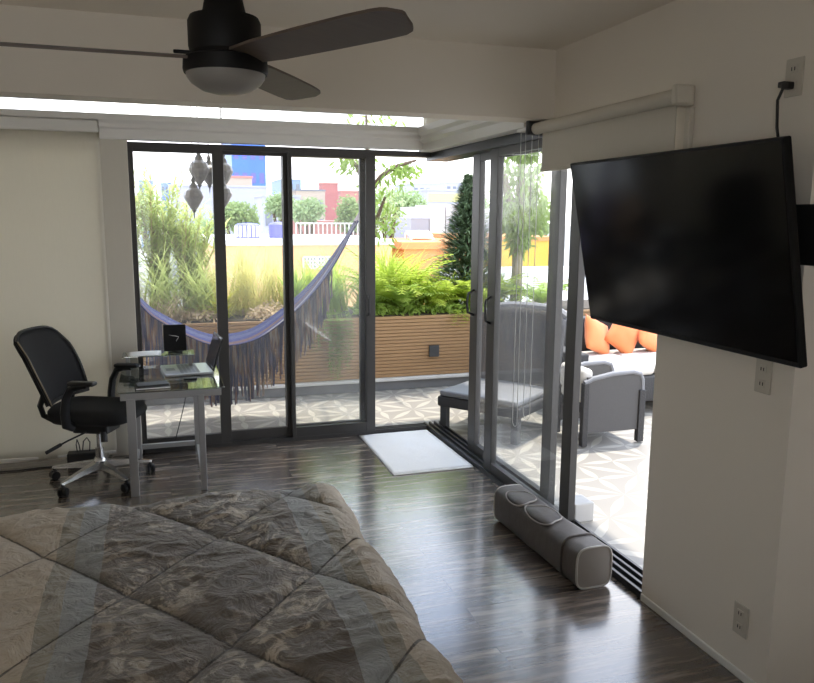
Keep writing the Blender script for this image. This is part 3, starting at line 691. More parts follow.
for side_ in (0, 1):
    b = B()
    for i in range(230):
        u = .10 + .765 * i / 229; p = hamf(u, side_); L_ = (.34 + .13 * math.sin(PI * u * 1.1) + rnd.uniform(-.07, .05)) * (1 if u < .8 else max(.45, 1 - (u - .8) * 6))
        q_ = p.copy(); w = rnd.uniform(.004, .009); seg = []
        for k in range(6):
            seg.append(q_.copy()); q_ = q_ + Vector((rnd.uniform(-.008, .008), rnd.uniform(-.006, .006), -L_ / 5))
        a = [(b.verts.new(s + Vector((-w, 0, 0))), b.verts.new(s + Vector((w, 0, 0)))) for s in seg]
        c2 = [(b.verts.new(s + Vector((0, -w, 0))), b.verts.new(s + Vector((0, w, 0)))) for s in seg]
        for P_ in (a, c2):
            for (p1, p2), (p3, p4) in zip(P_, P_[1:]): b.faces.new((p1, p2, p4, p3))
    obj('fringe', b, 'fringe', t)
b = B(); tube(b, [(1.64, HY0, 1.70), (1.70, HY0 + .05, 1.80), (1.90, 6.9, 2.08), (2.02, 7.5, 2.40)], [.022, .012, .010, .010], 8); obj('rope', b, 'rope', t, True)
b = B(); tube(b, [(-.60, HY0, 1.58), (-.75, HY0, 1.80), (-1.2, 6.2, 2.2), (-1.5, 6.005, 2.4)], [.022, .012, .010, .010], 8); obj('rope', b, 'rope', t, True)

# lanterns hanging from the eave
def lantern(x, y, z, s, label):
    t = thing('hanging_lantern', label, 'lantern', (x, y, z), rnd.uniform(0, 1), 'metal lanterns hung over the terrace')
    b = B(); lathe(b, [(.012 * s, .075 * s), (.03 * s, .07 * s), (.062 * s, .045 * s), (.078 * s, .005 * s), (.074 * s, -.012 * s), (.052 * s, -.055 * s), (.03 * s, -.09 * s), (.014 * s, -.11 * s)], 12); obj('lamp_body', b, 'lampglass', t)
    b = B(); lathe(b, [(.004 * s, .16 * s), (.02 * s, .13 * s), (.014 * s, .11 * s), (.028 * s, .09 * s), (.034 * s, .068 * s), (.01 * s, .066 * s)], 12); obj('cap', b, 'brass', t, True)
    b = B(); lathe(b, [(.016 * s, -.10 * s), (.018 * s, -.115 * s), (.006 * s, -.13 * s), (.003 * s, -.17 * s), (0, -.18 * s)], 10); obj('finial', b, 'brass', t, True)
    b = B(); tube(b, [(0, 0, .155 * s), (0, 0, 2.66 - z)], .0035, 6); obj('chain', b, 'brass', t)
lantern(.275, 6.45, 1.90, 1.0, 'lowest pointed metal lantern of the hanging cluster with a long tail')
lantern(.33, 6.57, 2.12, 1.1, 'upper lantern of the cluster hanging over the lowest one')
lantern(.415, 6.66, 2.10, .95, 'middle lantern of the cluster partly behind the window mullion')
lantern(.525, 6.60, 2.11, 1.05, 'upper lantern of the cluster beside the blue tower')
lantern(.505, 6.45, 1.92, .95, 'lower lantern of the cluster just past the window mullion')

# ------------------------------------------------------------------ terrace furniture
def rbox(nm, p, m, x0, x1, y0, y1, z0, z1, bev=.02, seg=3, sm=True):
    b = B(); bb(b, x0, x1, y0, y1, z0, z1, bev, seg); return obj(nm, b, m, p, sm, 50)
t = thing('outdoor_sofa', 'grey woven terrace sofa with thick white seat pads and orange cushions', 'sofa', (3.36, 5.72, 0))
rbox('base', t, 'wicker', .0, 2.5, .03, 1.0, .10, .34); rbox('backrest', t, 'wicker', .0, 2.5, .95, 1.10, .10, .76)
rbox('arm', t, 'wicker', .0, .17, .0, 1.0, .10, .58); rbox('arm', t, 'wicker', 2.33, 2.5, .0, 1.0, .10, .58)
for i in range(3): rbox('seat_cushion', t, 'cushion', .18 + i * .717, .18 + (i + 1) * .717 - .012, .04, .93, .34, .43, .04, 4)
for x in (.06, 2.44):
    for y in (.08, .98): rbox('leg', t, 'darkgrey', x - .03, x + .03, y - .03, y + .03, 0, .10, .003, 1, False)
def pillow(loc, rot, label, sz=.37, th=.14):
    b = B(); n = 14; V = {}
    for s in (1, -1):
        for i in range(n + 1):
            for j in range(n + 1):
                x, y = 2 * i / n - 1, 2 * j / n - 1
                edge = (1 - x * x) * (1 - y * y)
                pinch = 1 - .10 * (1 - abs(x * y)) * max(abs(x), abs(y)) ** 3
                z = s * th / 2 * edge ** .42 * (1 + .12 * noise.noise(Vector((x * 2, y * 2, loc[0] * 3)))) if edge > 0 else 0
                V[s, i, j] = b.verts.new((x * sz / 2 * pinch, z, y * sz / 2 * pinch))
        for i in range(n):
            for j in range(n): b.faces.new((V[s, i, j], V[s, i + 1, j], V[s, i + 1, j + 1], V[s, i, j + 1]))
    bmesh.ops.remove_doubles(b, verts=b.verts, dist=.0008)
    o = obj('throw_pillow', b, 'orange', None, True, 180); o.location = loc; o.rotation_euler = rot
    tag(o, label, 'cushion', 'orange cushions on the terrace sofa')
pillow((4.07, 6.48, .595), (R(-24), R(24), R(18)), 'orange cushion at the arm end of the terrace sofa')
pillow((4.36, 6.46, .60), (R(-20), R(38), R(-4)), 'orange cushion in the middle of three, tipped on one corner')
pillow((4.67, 6.47, .585), (R(-28), R(30), R(14)), 'orange cushion partly hidden by the television edge')

t = thing('patio_armchair', 'grey mesh sided patio armchair in front of the orange cushions', 'chair', (3.32, 5.20, 0))
for s, y in ((-1, -.20), (1, .22)):
    b = B(); tube(b, [(.262, y, 0), (.255, y, .25), (.245, y, .50), (.225, y, .545), (.16, y, .565), (-.02, y, .56), (-.2, y, .53), (-.27, y, .50)], .020, 10); fr = obj('arm_frame', b, 'wickerlight', t, True)
    b = B(); bb(b, .215, .272, y - .025, y + .025, 0, .42, .006); obj('leg', b, 'wicker', t)
    b = B(); bb(b, -.285, -.235, y - .025, y + .025, 0, .50, .006); obj('leg', b, 'wicker', t)
    b = B(); bb(b, -.25, .235, y - .008, y + .008, .10, .545, .004); obj('side_panel', b, 'sling', t)
rbox('seat', t, 'wicker', -.25, .25, -.19, .21, .24, .32); rbox('seat_cushion', t, 'cushion', -.26, .24, -.175, .195, .32, .43, .04, 4)
rbox('backrest', t, 'cushion', -.275, -.17, -.175, .195, .40, .60, .04, 4)

t = thing('lounge_chair', 'big dark grey high backed terrace lounge chair behind the door glass', 'chair', (2.72, 5.74, 0), math.atan2(-.6, -.8))
# local +x is where it faces
rbox('base', t, 'wicker', -.35, .45, -.38, .38, .20, .29, .02); rbox('seat_pad', t, 'wickerlight', -.30, .45, -.36, .36, .29, .34, .02)
b = B()
def lb(u, v):
    y = (u - .5) * .78; z = .28 + .68 * v - .07 * (2 * abs(u - .5)) ** 4 * v
    return Vector((-.28 - .14 * v + .05 * (2 * (u - .5)) ** 2, y, z))
grid(b, 16, 12, lb); o = obj('backrest', b, 'wicker', t, True, 180); md = o.modifiers.new('thick', 'SOLIDIFY'); md.thickness = .09; md.offset = -1
b = B(); tube(b, [lb(i / 15, 1) + Vector((-.03, 0, .01)) for i in range(16)], .045, 10); obj('top_rail', b, 'wickerlight', t, True)
for x in (-.30, .40):
    for y in (-.33, .33): rbox('leg', t, 'darkgrey', x - .03, x + .03, y - .03, y + .03, -.01, .20, .003, 1, False)

# ------------------------------------------------------------------ plants
def blade(b, base, d, L_, w, droop, seg=6, up_=1.0, taper=True):
    d = Vector((d[0], d[1], 0)).normalized(); side_ = Vector((-d.y, d.x, 0))
    p = Vector(base); ang = up_; prev = None
    for i in range(seg + 1):
        f = i / seg; ww = w * (1 - f ** 1.6) * (.55 + .9 * f * (1 - f) * 2) if taper else w
        a, c = b.verts.new(p + side_ * ww), b.verts.new(p - side_ * ww)
        if prev: b.faces.new((prev[0], prev[1], c, a))
        prev = (a, c); p = p + (d * math.cos(ang) + Vector((0, 0, 1)) * math.sin(ang)) * (L_ / seg); ang -= droop / seg
def tuft(nm, label, loc, n, L_, w, droop, m, spread=.1, up_=(1.0, 1.5), group=None, stem=None, cat='plant'):
    t = thing(nm, label, cat, loc, 0, group); b = B()
    for i in range(n):
        a = rnd.uniform(0, 2 * PI); r = spread * math.sqrt(rnd.random())
        blade(b, (r * math.cos(a * 3), r * math.sin(a * 3), -.01), (math.cos(a), math.sin(a)), L_ * rnd.uniform(.6, 1.05), w * rnd.uniform(.7, 1.2), droop * rnd.uniform(.5, 1.3), 6, rnd.uniform(*up_))
    obj('foliage', b, m, t)
    b = B(); lathe(b, [(spread * .5 + .02, -.01), (spread * .4 + .02, .05), (.0, .07)], 10); obj('crown_base', b, 'dry' if stem is None else stem, t, True)
    return t
def fern(label, loc, n, L_, m, droop=1.5, group=None, leaflet=.085):
    t = thing('fern', label, 'fern', loc, 0, group); b = B(); st = B()
    for i in range(n):
        a = 2 * PI * i / n + rnd.uniform(-.3, .3); d = Vector((math.cos(a), math.sin(a), 0)); sd = Vector((-d.y, d.x, 0))
        p = Vector((0, 0, 0)); ang = rnd.uniform(.95, 1.45); ll = L_ * rnd.uniform(.65, 1.1); k = 15; dr = droop * rnd.uniform(.7, 1.2); line_ = [p.copy()]
        for j in range(k):
            dirv = d * math.cos(ang) + Vector((0, 0, 1)) * math.sin(ang); p = p + dirv * (ll / k); ang -= dr / k; line_.append(p.copy())
            if j > 1:
                f = j / k; lw = leaflet * math.sin(PI * (.15 + .8 * f)) + .012
                for s in (-1, 1):
                    tip = p + sd * s * lw + dirv * lw * .45 + Vector((0, 0, -.25 * lw)); e = dirv * .011
                    b.faces.new([b.verts.new(x) for x in (p - e, p + e, tip)]) if False else b.faces.new([b.verts.new(x) for x in (p - e, (p + tip) / 2 - e * .8, tip, (p + tip) / 2 + e, p + e)])
        tube(st, line_, .004, 4, False)
    obj('fronds', b, m, t); obj('stems', st, m, t)
    return t
def leafcloud(b, cs, n, lw, ll, droop=.5):
    for i in range(n):
        c, r = rnd.choice(cs)
        while True:
            v = Vector((rnd.uniform(-1, 1), rnd.uniform(-1, 1), rnd.uniform(-1, 1)))
            if v.length < 1: break
        p = Vector(c) + Vector((v.x * r[0], v.y * r[1], v.z * r[2]))
        d = Vector((rnd.uniform(-1, 1), rnd.uniform(-1, 1), rnd.uniform(-1, .6) - droop)).normalized(); s = d.cross(Vector((rnd.uniform(-1, 1), rnd.uniform(-1, 1), rnd.uniform(-1, 1)))).normalized()
        L_ = ll * rnd.uniform(.6, 1.3); w = lw * rnd.uniform(.7, 1.2)
        b.faces.new([b.verts.new(x) for x in (p, p + d * L_ * .5 + s * w, p + d * L_, p + d * L_ * .5 - s * w)])
def shrub(nm, label, loc, cs, n, lw, ll, m, trunk, bark='bark', droop=.5, group=None, cat='plant', tr=.02):
    t = thing(nm, label, cat, loc, 0, group)
    b = B(); leafcloud(b, cs, n, lw, ll, droop); obj('foliage', b, m, t)
    b = B()
    for line_ in trunk: tube(b, line_, [tr * (1 - .6 * i / max(1, len(line_) - 1)) for i in range(len(line_))], 8)
    obj('trunk', b, bark, t, True)
    return t

SZ = .75
G1 = 'plants in the terrace planter'
# feathery tall shrubs at the left end
for i, (x, h, lab) in enumerate(((-.32, 1.25, 'tall pale feathery bamboo at the far end of the planter by the window jamb'), (-.02, 1.32, 'tallest pale feathery bamboo under the far grey towers'), (.27, 1.02, 'shorter pale bamboo under the lantern cluster'))):
    t = thing('bamboo', lab, 'plant', (x, 7.85, SZ), 0, G1)
    b = B(); st = B()
    for k in range(26):
        a = rnd.uniform(0, 2 * PI); lean = rnd.uniform(.03, .34); hh = h * rnd.uniform(.7, 1.08); base = Vector((rnd.uniform(-.07, .07), rnd.uniform(-.06, .06), 0))
        line_ = [base + Vector((math.cos(a) * lean * f ** 2, math.sin(a) * lean * f ** 2 * .8, hh * f)) for f in (0, .25, .5, .75, 1)]
        tube(st, line_, [.007, .006, .005, .004, .002], 5, False)
        for f in [j / 26 for j in range(4, 27)]:
            p = base + Vector((math.cos(a) * lean * f ** 2, math.sin(a) * lean * f ** 2 * .8, hh * f))
            for s in range(3):
                blade(b, p, (rnd.uniform(-1, 1), rnd.uniform(-1, 1)), rnd.uniform(.12, .26), .010, rnd.uniform(.6, 2.0), 3, rnd.uniform(.2, 1.2))
    obj('foliage', b, 'willow', t); obj('canes', st, 'dry', t)
tuft('dry_grass', 'straw coloured dry grass clump behind the hammock sag', (.05, 7.62, SZ), 130, .55, .006, 1.2, 'dry', .22, (.7, 1.4), G1)
tuft('dry_grass', 'straw coloured dry grass at the planter end beside the window jamb', (-.28, 7.6, SZ), 120, .55, .006, 1.2, 'dry', .2, (.7, 1.4), G1)
tuft('yellow_shrub', 'bright yellow leafed clump behind the window mullion', (.56, 7.68, SZ), 110, .48, .010, 1.3, 'yellow', .08, (.7, 1.5), G1)
tuft('reed_grass', 'tall golden reed grass clump in front of the blue tanks', (.80, 7.9, SZ), 230, .92, .006, .8, 'gold', .18, (1.1, 1.52), G1)
tuft('reed_grass', 'golden reed grass clump reaching the second window mullion', (1.08, 7.95, SZ), 180, .85, .006, .8, 'gold', .16, (1.1, 1.52), G1)
tuft('reed_grass', 'shorter golden reed grass next to the bamboo', (.47, 7.95, SZ), 150, .75, .006, .9, 'gold', .15, (1.0, 1.5), G1)
tuft('blade_plant', 'upright green bladed plant behind the second mullion', (1.28, 7.65, SZ), 46, .62, .016, .7, 'green', .08, (1.15, 1.5), G1)
tuft('blade_plant', 'upright green bladed plant above the hammock rope end', (1.66, 7.72, SZ), 60, .62, .014, .8, 'green', .10, (1.1, 1.5), G1)
tuft('blade_plant', 'upright lime bladed plant beside the thick window mullion', (1.98, 7.60, SZ), 60, .50, .013, .9, 'green', .10, (1.0, 1.5), G1)
for x, y, n, L_, m, lab in ((2.24, 7.70, 30, .95, 'lime', 'lush lime fern nearest the thick window mullion'), (2.52, 7.85, 30, .85, 'lime', 'lush lime fern in front of the white roof canopy'), (2.74, 7.62, 26, .62, 'lime', 'low lime fern above the socket box'), (2.98, 7.72, 28, .72, 'lime', 'lime fern in front of the dark conifer'), (2.40, 7.55, 22, .5, 'green', 'low green fern at the planter rim by the mullion'), (3.22, 7.60, 24, .55, 'lime', 'lime fern at the foot of the slim tree'), (3.48, 7.75, 26, .62, 'lime', 'lime fern seen between the two door stiles'), (4.05, 7.62, 24, .6, 'green', 'green fern past the slim tree behind the door glass')):
    fern(lab, (x, y, SZ), n, L_, m, 1.5, G1)
tuft('yucca', 'spiky yucca clump in front of the yellow house', (3.56, 7.78, SZ), 60, .62, .016, .5, 'green', .05, (.35, 1.5), G1)
tuft('lime_grass', 'tall lime bladed clump rising beside the thick window mullion', (2.30, 7.85, SZ), 190, 1.0, .014, 1.2, 'lime', .14, (1.0, 1.52), G1)
tuft('lime_grass', 'lime bladed clump in front of the deeper orange house', (2.62, 7.95, SZ), 160, .85, .013, 1.3, 'lime', .14, (.9, 1.5), G1)
tuft('lime_grass', 'lime bladed clump under the dark conifer', (3.02, 7.85, SZ), 130, .60, .012, 1.4, 'lime', .14, (.8, 1.5), G1)
tuft('lime_grass', 'lime bladed clump between the second and thick window mullions', (1.75, 7.95, SZ), 170, .85, .011, 1.1, 'lime', .16, (1.0, 1.5), G1)
tuft('lime_grass', 'loose lime bladed clump just past the second window mullion', (1.45, 7.95, SZ), 140, .75, .010, 1.1, 'lime', .15, (1.0, 1.5), G1)
tuft('willow_grass', 'pale tall grass in front of the bamboo under the lanterns', (.33, 7.72, SZ), 190, .95, .008, 1.2, 'willow', .2, (.9, 1.5), G1)
tuft('willow_grass', 'pale tall grass in front of the tallest bamboo', (.0, 7.72, SZ), 190, 1.0, .008, 1.2, 'willow', .2, (.9, 1.5), G1)
for x, lab in ((2.05, 'low leafy ground cover at the planter rim under the lime clump'), (2.45, 'low leafy ground cover at the planter rim above the ledge'), (2.85, 'low leafy ground cover at the planter rim over the socket box'), (3.3, 'low leafy ground cover at the planter rim by the slim tree'), (1.0, 'low leafy ground cover at the planter rim under the reeds'), (.3, 'low leafy ground cover at the planter rim under the bamboo')):
    t = thing('ground_cover', lab, 'plant', (x, 7.55, SZ), 0, G1)
    b = B(); leafcloud(b, [((0, -.06, .05), (.26, .13, .07)), ((.05, .1, .06), (.22, .15, .09))], 420, .014, .06, .1); obj('foliage', b, 'green' if x > 1.5 else 'dry', t)
# trailing plant over the planter front
t = thing('trailing_plant', 'green trailing plant hanging down the planter front beside the hammock', 'plant', (1.60, 7.34, SZ + .01), 0, G1)
b = B(); st = B()
for k in range(34):
    x = rnd.gauss(0, .13); L_ = rnd.uniform(.2, .62) * (1.1 - abs(x) * 1.5); p = Vector((x, -.005, .01)); line_ = [Vector((x * .9, .16, .02)), Vector((x, .04, .045)), Vector((x, -.03, .0))]
    y = -.035 - rnd.random() * .07
    nn_ = max(3, int(L_ / .035))
    for j in range(nn_):
        q_ = Vector((x + rnd.uniform(-.008, .008), y, -.02 - L_ * j / nn_)); line_.append(q_)
        for s in range(4):
            blade(b, q_, (rnd.uniform(-1, 1), rnd.uniform(-1, .3)), rnd.uniform(.03, .06), .009, 1.4, 2, .4)
    tube(st, line_, .002, 4, False)
obj('foliage', b, 'hang', t); obj('stems', st, 'hang', t)
t = thing('trailing_plant', 'thin trailing plant hanging over the planter rim by the conifer', 'plant', (3.0, 7.34, SZ + .01), 0, G1)
b = B()
for k in range(14):
    x = rnd.gauss(0, .10); L_ = rnd.uniform(.06, .2)
    for j in range(6):
        for s in range(3): blade(b, (x, -.03 - .02 * rnd.random(), .03 - L_ * j / 6), (rnd.uniform(-1, 1), rnd.uniform(-1, .3)), .05, .007, 1.3, 2, .4)
obj('foliage', b, 'lime', t)
# conifer
t = thing('conifer', 'dark green cone shaped conifer in the planter before the door', 'tree', (3.30, 8.0, SZ), 0)
b = B()
for i in range(3000):
    f = rnd.random() ** .8; z = .06 + 1.42 * f; rr_ = .60 * (1 - f) ** .85 + .03; a = rnd.uniform(0, 2 * PI); d = Vector((math.cos(a), math.sin(a), 0)); r1 = rr_ * rnd.uniform(.2, 1.0)
    for s in range(2): blade(b, d * r1 * .6 + Vector((0, 0, z - .02)), (math.cos(a + rnd.uniform(-.6, .6)), math.sin(a + rnd.uniform(-.6, .6))), rr_ * .45 + .05, .015, .5, 3, rnd.uniform(-.1, .7))
obj('foliage', b, 'dark', t); b = B(); tube(b, [(0, 0, -.01), (0, 0, 1.4)], [.03, .008], 8); obj('trunk', b, 'bark', t, True)
# slim trees
shrub('slim_tree', 'slim drooping tree with pale trunk seen through the door glass', (3.84, 7.85, SZ),
      [((0, 0, 1.45), (.27, .25, .42)), ((-.12, 0, 1.05), (.2, .2, .2)), ((.2, 0, 1.1), (.16, .2, .3)), ((.02, 0, .82), (.14, .14, .22)), ((.05, 0, 1.85), (.25, .25, .2))], 2600, .017, .11, 'hang',
      [[(0, 0, -.01), (.01, 0, .5), (0, 0, 1.0), (.02, 0, 1.6), (.03, 0, 2.0)], [(.0, 0, .9), (.12, .02, 1.2), (.2, .05, 1.5)], [(0, 0, 1.0), (-.12, .02, 1.25), (-.2, 0, 1.5)]], 'palebark', .7, None, 'tree', .075)
shrub('slim_tree', 'slim dark leafed tree whose trunk hides behind the thick mullion', (2.02, 7.62, SZ),
      [((.16, 0, 1.0), (.22, .2, .3)), ((.30, 0, 1.42), (.18, .2, .14)), ((-.20, 0, 1.55), (.14, .2, .12)), ((.05, 0, 1.3), (.14, .2, .35)), ((.45, .1, 1.5), (.16, .15, .08)), ((0, 0, 1.9), (.5, .3, .25))], 520, .016, .10, 'hang',
      [[(0, 0, -.01), (.01, 0, .6), (0, 0, 1.1), (.01, 0, 1.7), (.0, 0, 2.0)], [(0, 0, 1.2), (.15, 0, 1.4), (.34, .02, 1.52), (.55, .05, 1.58)], [(0, 0, 1.3), (-.1, 0, 1.5), (-.24, 0, 1.64)], [(0, 0, .8), (.12, 0, 1.0), (.2, 0, 1.2)]], 'bark', .6, None, 'tree', .032)

# ------------------------------------------------------------------ the city beyond
def slab(b, p0, p1, y0, y1): bb(b, min(p0.x, p1.x), max(p0.x, p1.x), y0, y1, min(p0.z, p1.z), max(p0.z, p1.z))
def building(nm, label, pxa, pya, pxb, Y, depth, m, rows=0, cols=0, roof=None, wm='winpane', zb=-8.0, cat='building', wz=(.9, 3.6), par=.25):
    """front between photo columns pxa..pxb at distance Y, its top at row pya"""
    a, c = at(pxa, pya, Y), at(pxb, pya, Y); top = (a.z + c.z) / 2; x0, x1 = a.x, c.x; w = x1 - x0
    t = thing(nm, label, cat, ((x0 + x1) / 2, Y, zb)); ox, oy, oz = (x0 + x1) / 2, Y, zb
    b = B(); bb(b, -w / 2, w / 2, 0, depth, 0, top - zb); obj('walls', b, m, t)
    b = B(); hh = min(par, w * .08); bb(b, -w / 2 - hh * .4, w / 2 + hh * .4, -hh * .4, depth + hh * .4, top - zb, top - zb + hh); obj('roof', b, roof or m, t)
    H = top - zb; wz0, wz1 = wz
    for i in range(rows):
        for j in range(cols):
            zc = H - wz0 - i * wz1; xc = -w / 2 + w * (j + .5) / cols
            if zc < .5: continue
            b = B(); bb(b, xc - w / cols * .28, xc + w / cols * .28, -.06, .05, zc - wz1 * .22, zc + wz1 * .22); obj('window', b, wm, t)
    return t, top, x0, x1
# orange house across the street
t, top, x0, x1 = building('orange_house', 'low peach orange house with a white flat roof below the terrace', 214, 245, 392, 30, 9, 'peach', roof='roofwhite', par=.2); ohx0, ohtop = x0, top + .2
a = at(303, 257, 30); c = at(331, 268, 30)
for j in range(2):
    xa = a.x + (c.x - a.x) * (j * .52); xb = xa + (c.x - a.x) * .46
    b = B(); bb(b, xa - t.location.x, xb - t.location.x, -.06, .02, c.z + 8, a.z + 8); w = obj('window', b, 'winpane', t)
    b = B()
    for k in range(5): xx = xa + (xb - xa) * k / 4; bb(b, xx - .03 - t.location.x, xx + .03 - t.location.x, -.1, -.06, c.z + 8, a.z + 8)
    for k in range(4): zz = c.z + 8 + (a.z - c.z) * k / 3; bb(b, xa - t.location.x, xb - t.location.x, -.1, -.06, zz - .03, zz + .03)
    obj('window_grille', b, 'rail', w)
t, top, x0, x1 = building('orange_house', 'deeper orange house in front of the pale concrete building', 404, 249, 486, 31, 6, 'orangewall', roof='orangewall', par=.3); oh2 = top + .3
t, top, x0, x1 = building('roof_canopy', 'white sloped canopy on the roof behind the orange house', 376, 243, 404, 41, 5, 'roofwhite', roof='roofwhite', cat='canopy')
t = thing('roof_awning', 'white slanted awning roof in front of the pale grey house', 'awning', at(406, 243, 33))
b = B(); L0, L1, L2, L3 = at(406, 233, 36) - t.location, at(428, 233, 36) - t.location, at(433, 242, 34) - t.location, at(411, 242, 34) - t.location
L2.z = L3.z = max(L2.z, oh2 + .2 - t.location.z); L0.z = L1.z = max(L0.z, L2.z + .2)
vs = [b.verts.new(p) for p in (L0, L1, L2, L3)] + [b.verts.new(p - Vector((0, 0, .12))) for p in (L0, L1, L2, L3)]
b.faces.new(vs[:4]); b.faces.new(vs[4:][::-1])
for i in range(4): b.faces.new((vs[i], vs[(i + 1) % 4], vs[4 + (i + 1) % 4], vs[4 + i]))
obj('sheet', b, 'roofwhite', t)
b = B()
for p in (L0, L1, L2, L3): tube(b, [p - Vector((0, 0, .1)), (p.x, p.y, max(p.z - .9, oh2 + .005 - t.location.z))], .06, 6)
obj('posts', b, 'rail', t)
# yellow house seen through the door glass
t, top, x0, x1 = building('yellow_house', 'yellow house with a white parapet seen through the sliding door', 487, 241, 560, 33, 8, 'yellowwall', 1, 3, roof='orangewall', wz=(2.6, 3), par=.2)
b = B(); pp = at(487, 269, 26); p2 = at(575, 266, 26); bb(b, pp.x - 1.5, p2.x + 4, 24, 27, -8, pp.z)
tag(obj('boundary_wall', b, 'roofwhite', None), 'white topped boundary wall in front of the yellow house', 'wall')
building('white_house', 'white house with tall windows behind the slim tree', 492, 213, 548, 48, 8, 'housewhite', 2, 4, roof='roofwhite', wz=(1.4, 2.4))
# grey and white houses, middle right
building('grey_house', 'plain grey house wall beside the white house behind the orange house', 411, 219, 429, 44, 6, 'housegrey', 0, 0, par=.04)
building('white_house', 'white house with a dark doorway behind the orange house', 430, 207, 445.4, 44, 6, 'housewhite', 0, 0, par=.04)
building('white_house', 'narrow pinkish white house beside the conifer', 446.4, 205, 462, 44, 6, 'housewhite', 1, 1, wz=(1.6, 3), par=.04)
t, top, x0, x1 = building('striped_building', 'wide pale building with a yellow band under its roof', 428, 191, 466, 90, 12, 'lavender', 0, 0)
b = B(); bb(b, -(x1 - x0) / 2, (x1 - x0) / 2, -.15, 0, top + 8 - 1.3, top + 8 - .3); obj('roof_band', b, 'hazyroof', t)
building('far_tower', 'pale grey tower on the skyline over the grey house', 413, 184, 431, 210, 18, 'lavender', 3, 3, wz=(2, 4))
building('far_tower', 'pale grey tower on the skyline above the yellow band', 446, 183, 463, 240, 18, 'lavender', 3, 3, wz=(2, 4))
building('far_tower', 'stepped pale grey tower between two skyline towers', 430, 187, 447, 275, 18, 'lavender', 2, 3, wz=(2, 4))
# left and centre
building('far_tower', 'small pale blue tower on the skyline over the bamboo', 138.5, 181, 153, 240, 20, 'paleblue', 3, 3, wz=(2, 4))
building('far_tower', 'pale blue block on the skyline beside the lanterns', 161, 183, 172, 250, 20, 'paleblue', 2, 3, wz=(2, 4))
building('grey_block', 'long pale grey windowless block behind the dark round tree', 170, 187, 267, 110, 16, 'lavender', 0, 0)
t, top, x0, x1 = building('cream_block', 'cream rooftop block with red trim in front of the blue tower', 224, 178, 252, 130, 14, 'tan', 1, 5, roof='pinkwall', wz=(3.2, 3), wm='pinkwall', par=.9)
building('blue_tower', 'tall bright blue panelled tower behind the lanterns', 231, 135, 265, 170, 22, 'blueglass', 6, 4, wm='tank', wz=(4, 5.0))
building('far_tower', 'pale blue tower at the edge of the second mullion', 281, 180, 301, 230, 20, 'paleblue', 3, 3, wz=(2, 4))
building('brown_block', 'low brownish block with dark flat roof beside the red tower', 296, 191, 325, 120, 14, 'tan', 2, 3, roof='winpane', wz=(2, 3))
building('red_tower', 'tall brick red tower rising over the white railing', 322, 184, 338, 140, 3, 'redwall', 0, 0, roof='pinkwall')
building('red_block', 'lower brick red block beside the red tower', 341, 192, 363, 150, 10, 'pinkwall', 2, 3, wz=(3, 4))
building('pink_house', 'pale pinkish house below the red tower', 303, 224, 346, 60, 8, 'pinkwall', 1, 4, wz=(1.5, 3))
building('grey_house', 'small grey house with windows between the blue tanks and the mullion', 262, 197, 300, 92, 8, 'lavender', 2, 3, wz=(2.5, 4))
# roof tanks
def tank(px0, px1, py0, py1, Y, label, stripes):
    a, c = at(px0, py0, Y), at(px1, py1, Y); r = (c.x - a.x) / 2; base = max(c.z, ohtop + .06); h = a.z - base
    t = thing('water_tank', label, 'tank', ((a.x + c.x) / 2, Y + r, base))
    b = B(); lathe(b, [(r * .96, 0), (r, h * .05), (r, h * .84), (r * .8, h * .95), (r * .3, h * 1.0)], 20); obj('drum', b, 'tank', t, True)
    if stripes:
        for i in range(9):
            an = PI + PI * (i + .5) / 9; b = B(); box(b, (r * math.cos(an), r * math.sin(an), h * .45), (.10, .04, h * .72), Matrix.Rotation(an + PI / 2, 3, 'Z')); obj('stripe', b, 'tankwhite', t)
    b = B(); bb(b, -r, r, -r, r, min(-.05, ohtop - base), 0); obj('pedestal', b, 'roofwhite', t)
tank(236, 262, 223, 243, 30.4, 'blue and white striped water tank on the orange house roof', True)
tank(270, 292, 222, 243, 30.4, 'plain blue water tank on the orange house roof', False)
t = thing('roof_railing', 'thin white railing on the roof in front of the red tower', 'railing', at(325, 238, 41))
b = B(); l0 = at(296, 223, 41) - t.location; l1 = at(362, 225, 41) - t.location; zb = -8 - t.location.z
for i in range(16):
    x = l0.x + (l1.x - l0.x) * i / 15; bb(b, x - .03, x + .03, -.03, .03, -.9, l0.z)
bb(b, l0.x, l1.x, -.04, .04, l0.z - .05, l0.z + .03); bb(b, l0.x, l1.x, -.04, .04, -.5, -.44); obj('bars', b, 'rail', t)
b = B(); bb(b, l0.x - .1, l1.x + .1, -.1, 6, zb, -.9); obj('roof_terrace', b, 'roofwhite', t)
# town trees
def tree(px, py, Y, rw, rh, label, m='treeleaf', n=1500, lw=.075, nm='street_tree'):
    p = at(px, py, Y); gz = -8
    cs = [((rnd.uniform(-.35, .35) * rw, rnd.uniform(-.35, .35) * rw, p.z - gz + rnd.uniform(-.35, .35) * rh), (rw * .6, rw * .6, rh * .6)) for k in range(6)] + [((0, 0, p.z - gz), (rw * .9, rw * .8, rh * .9))]
    H = p.z - gz
    return shrub(nm, label, (p.x, p.y, gz), cs, n, lw * Y / 40, lw * 2.4 * Y / 40, m, [[(0, 0, 0), (.1, 0, H * .5), (0, 0, H + rh * .3)], [(0, 0, H * .6), (rw * .4, 0, H)], [(0, 0, H * .6), (-rw * .4, .2, H)]], 'bark', .3, None, 'tree', .22)
tree(236, 217, 55, 1.9, 1.3, 'round dark green tree in front of the grey block', n=2200)
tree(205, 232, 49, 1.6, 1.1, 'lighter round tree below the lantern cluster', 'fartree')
tree(186, 238, 44, 1.2, .9, 'small green tree beside the bamboo over the white roof', 'fartree')
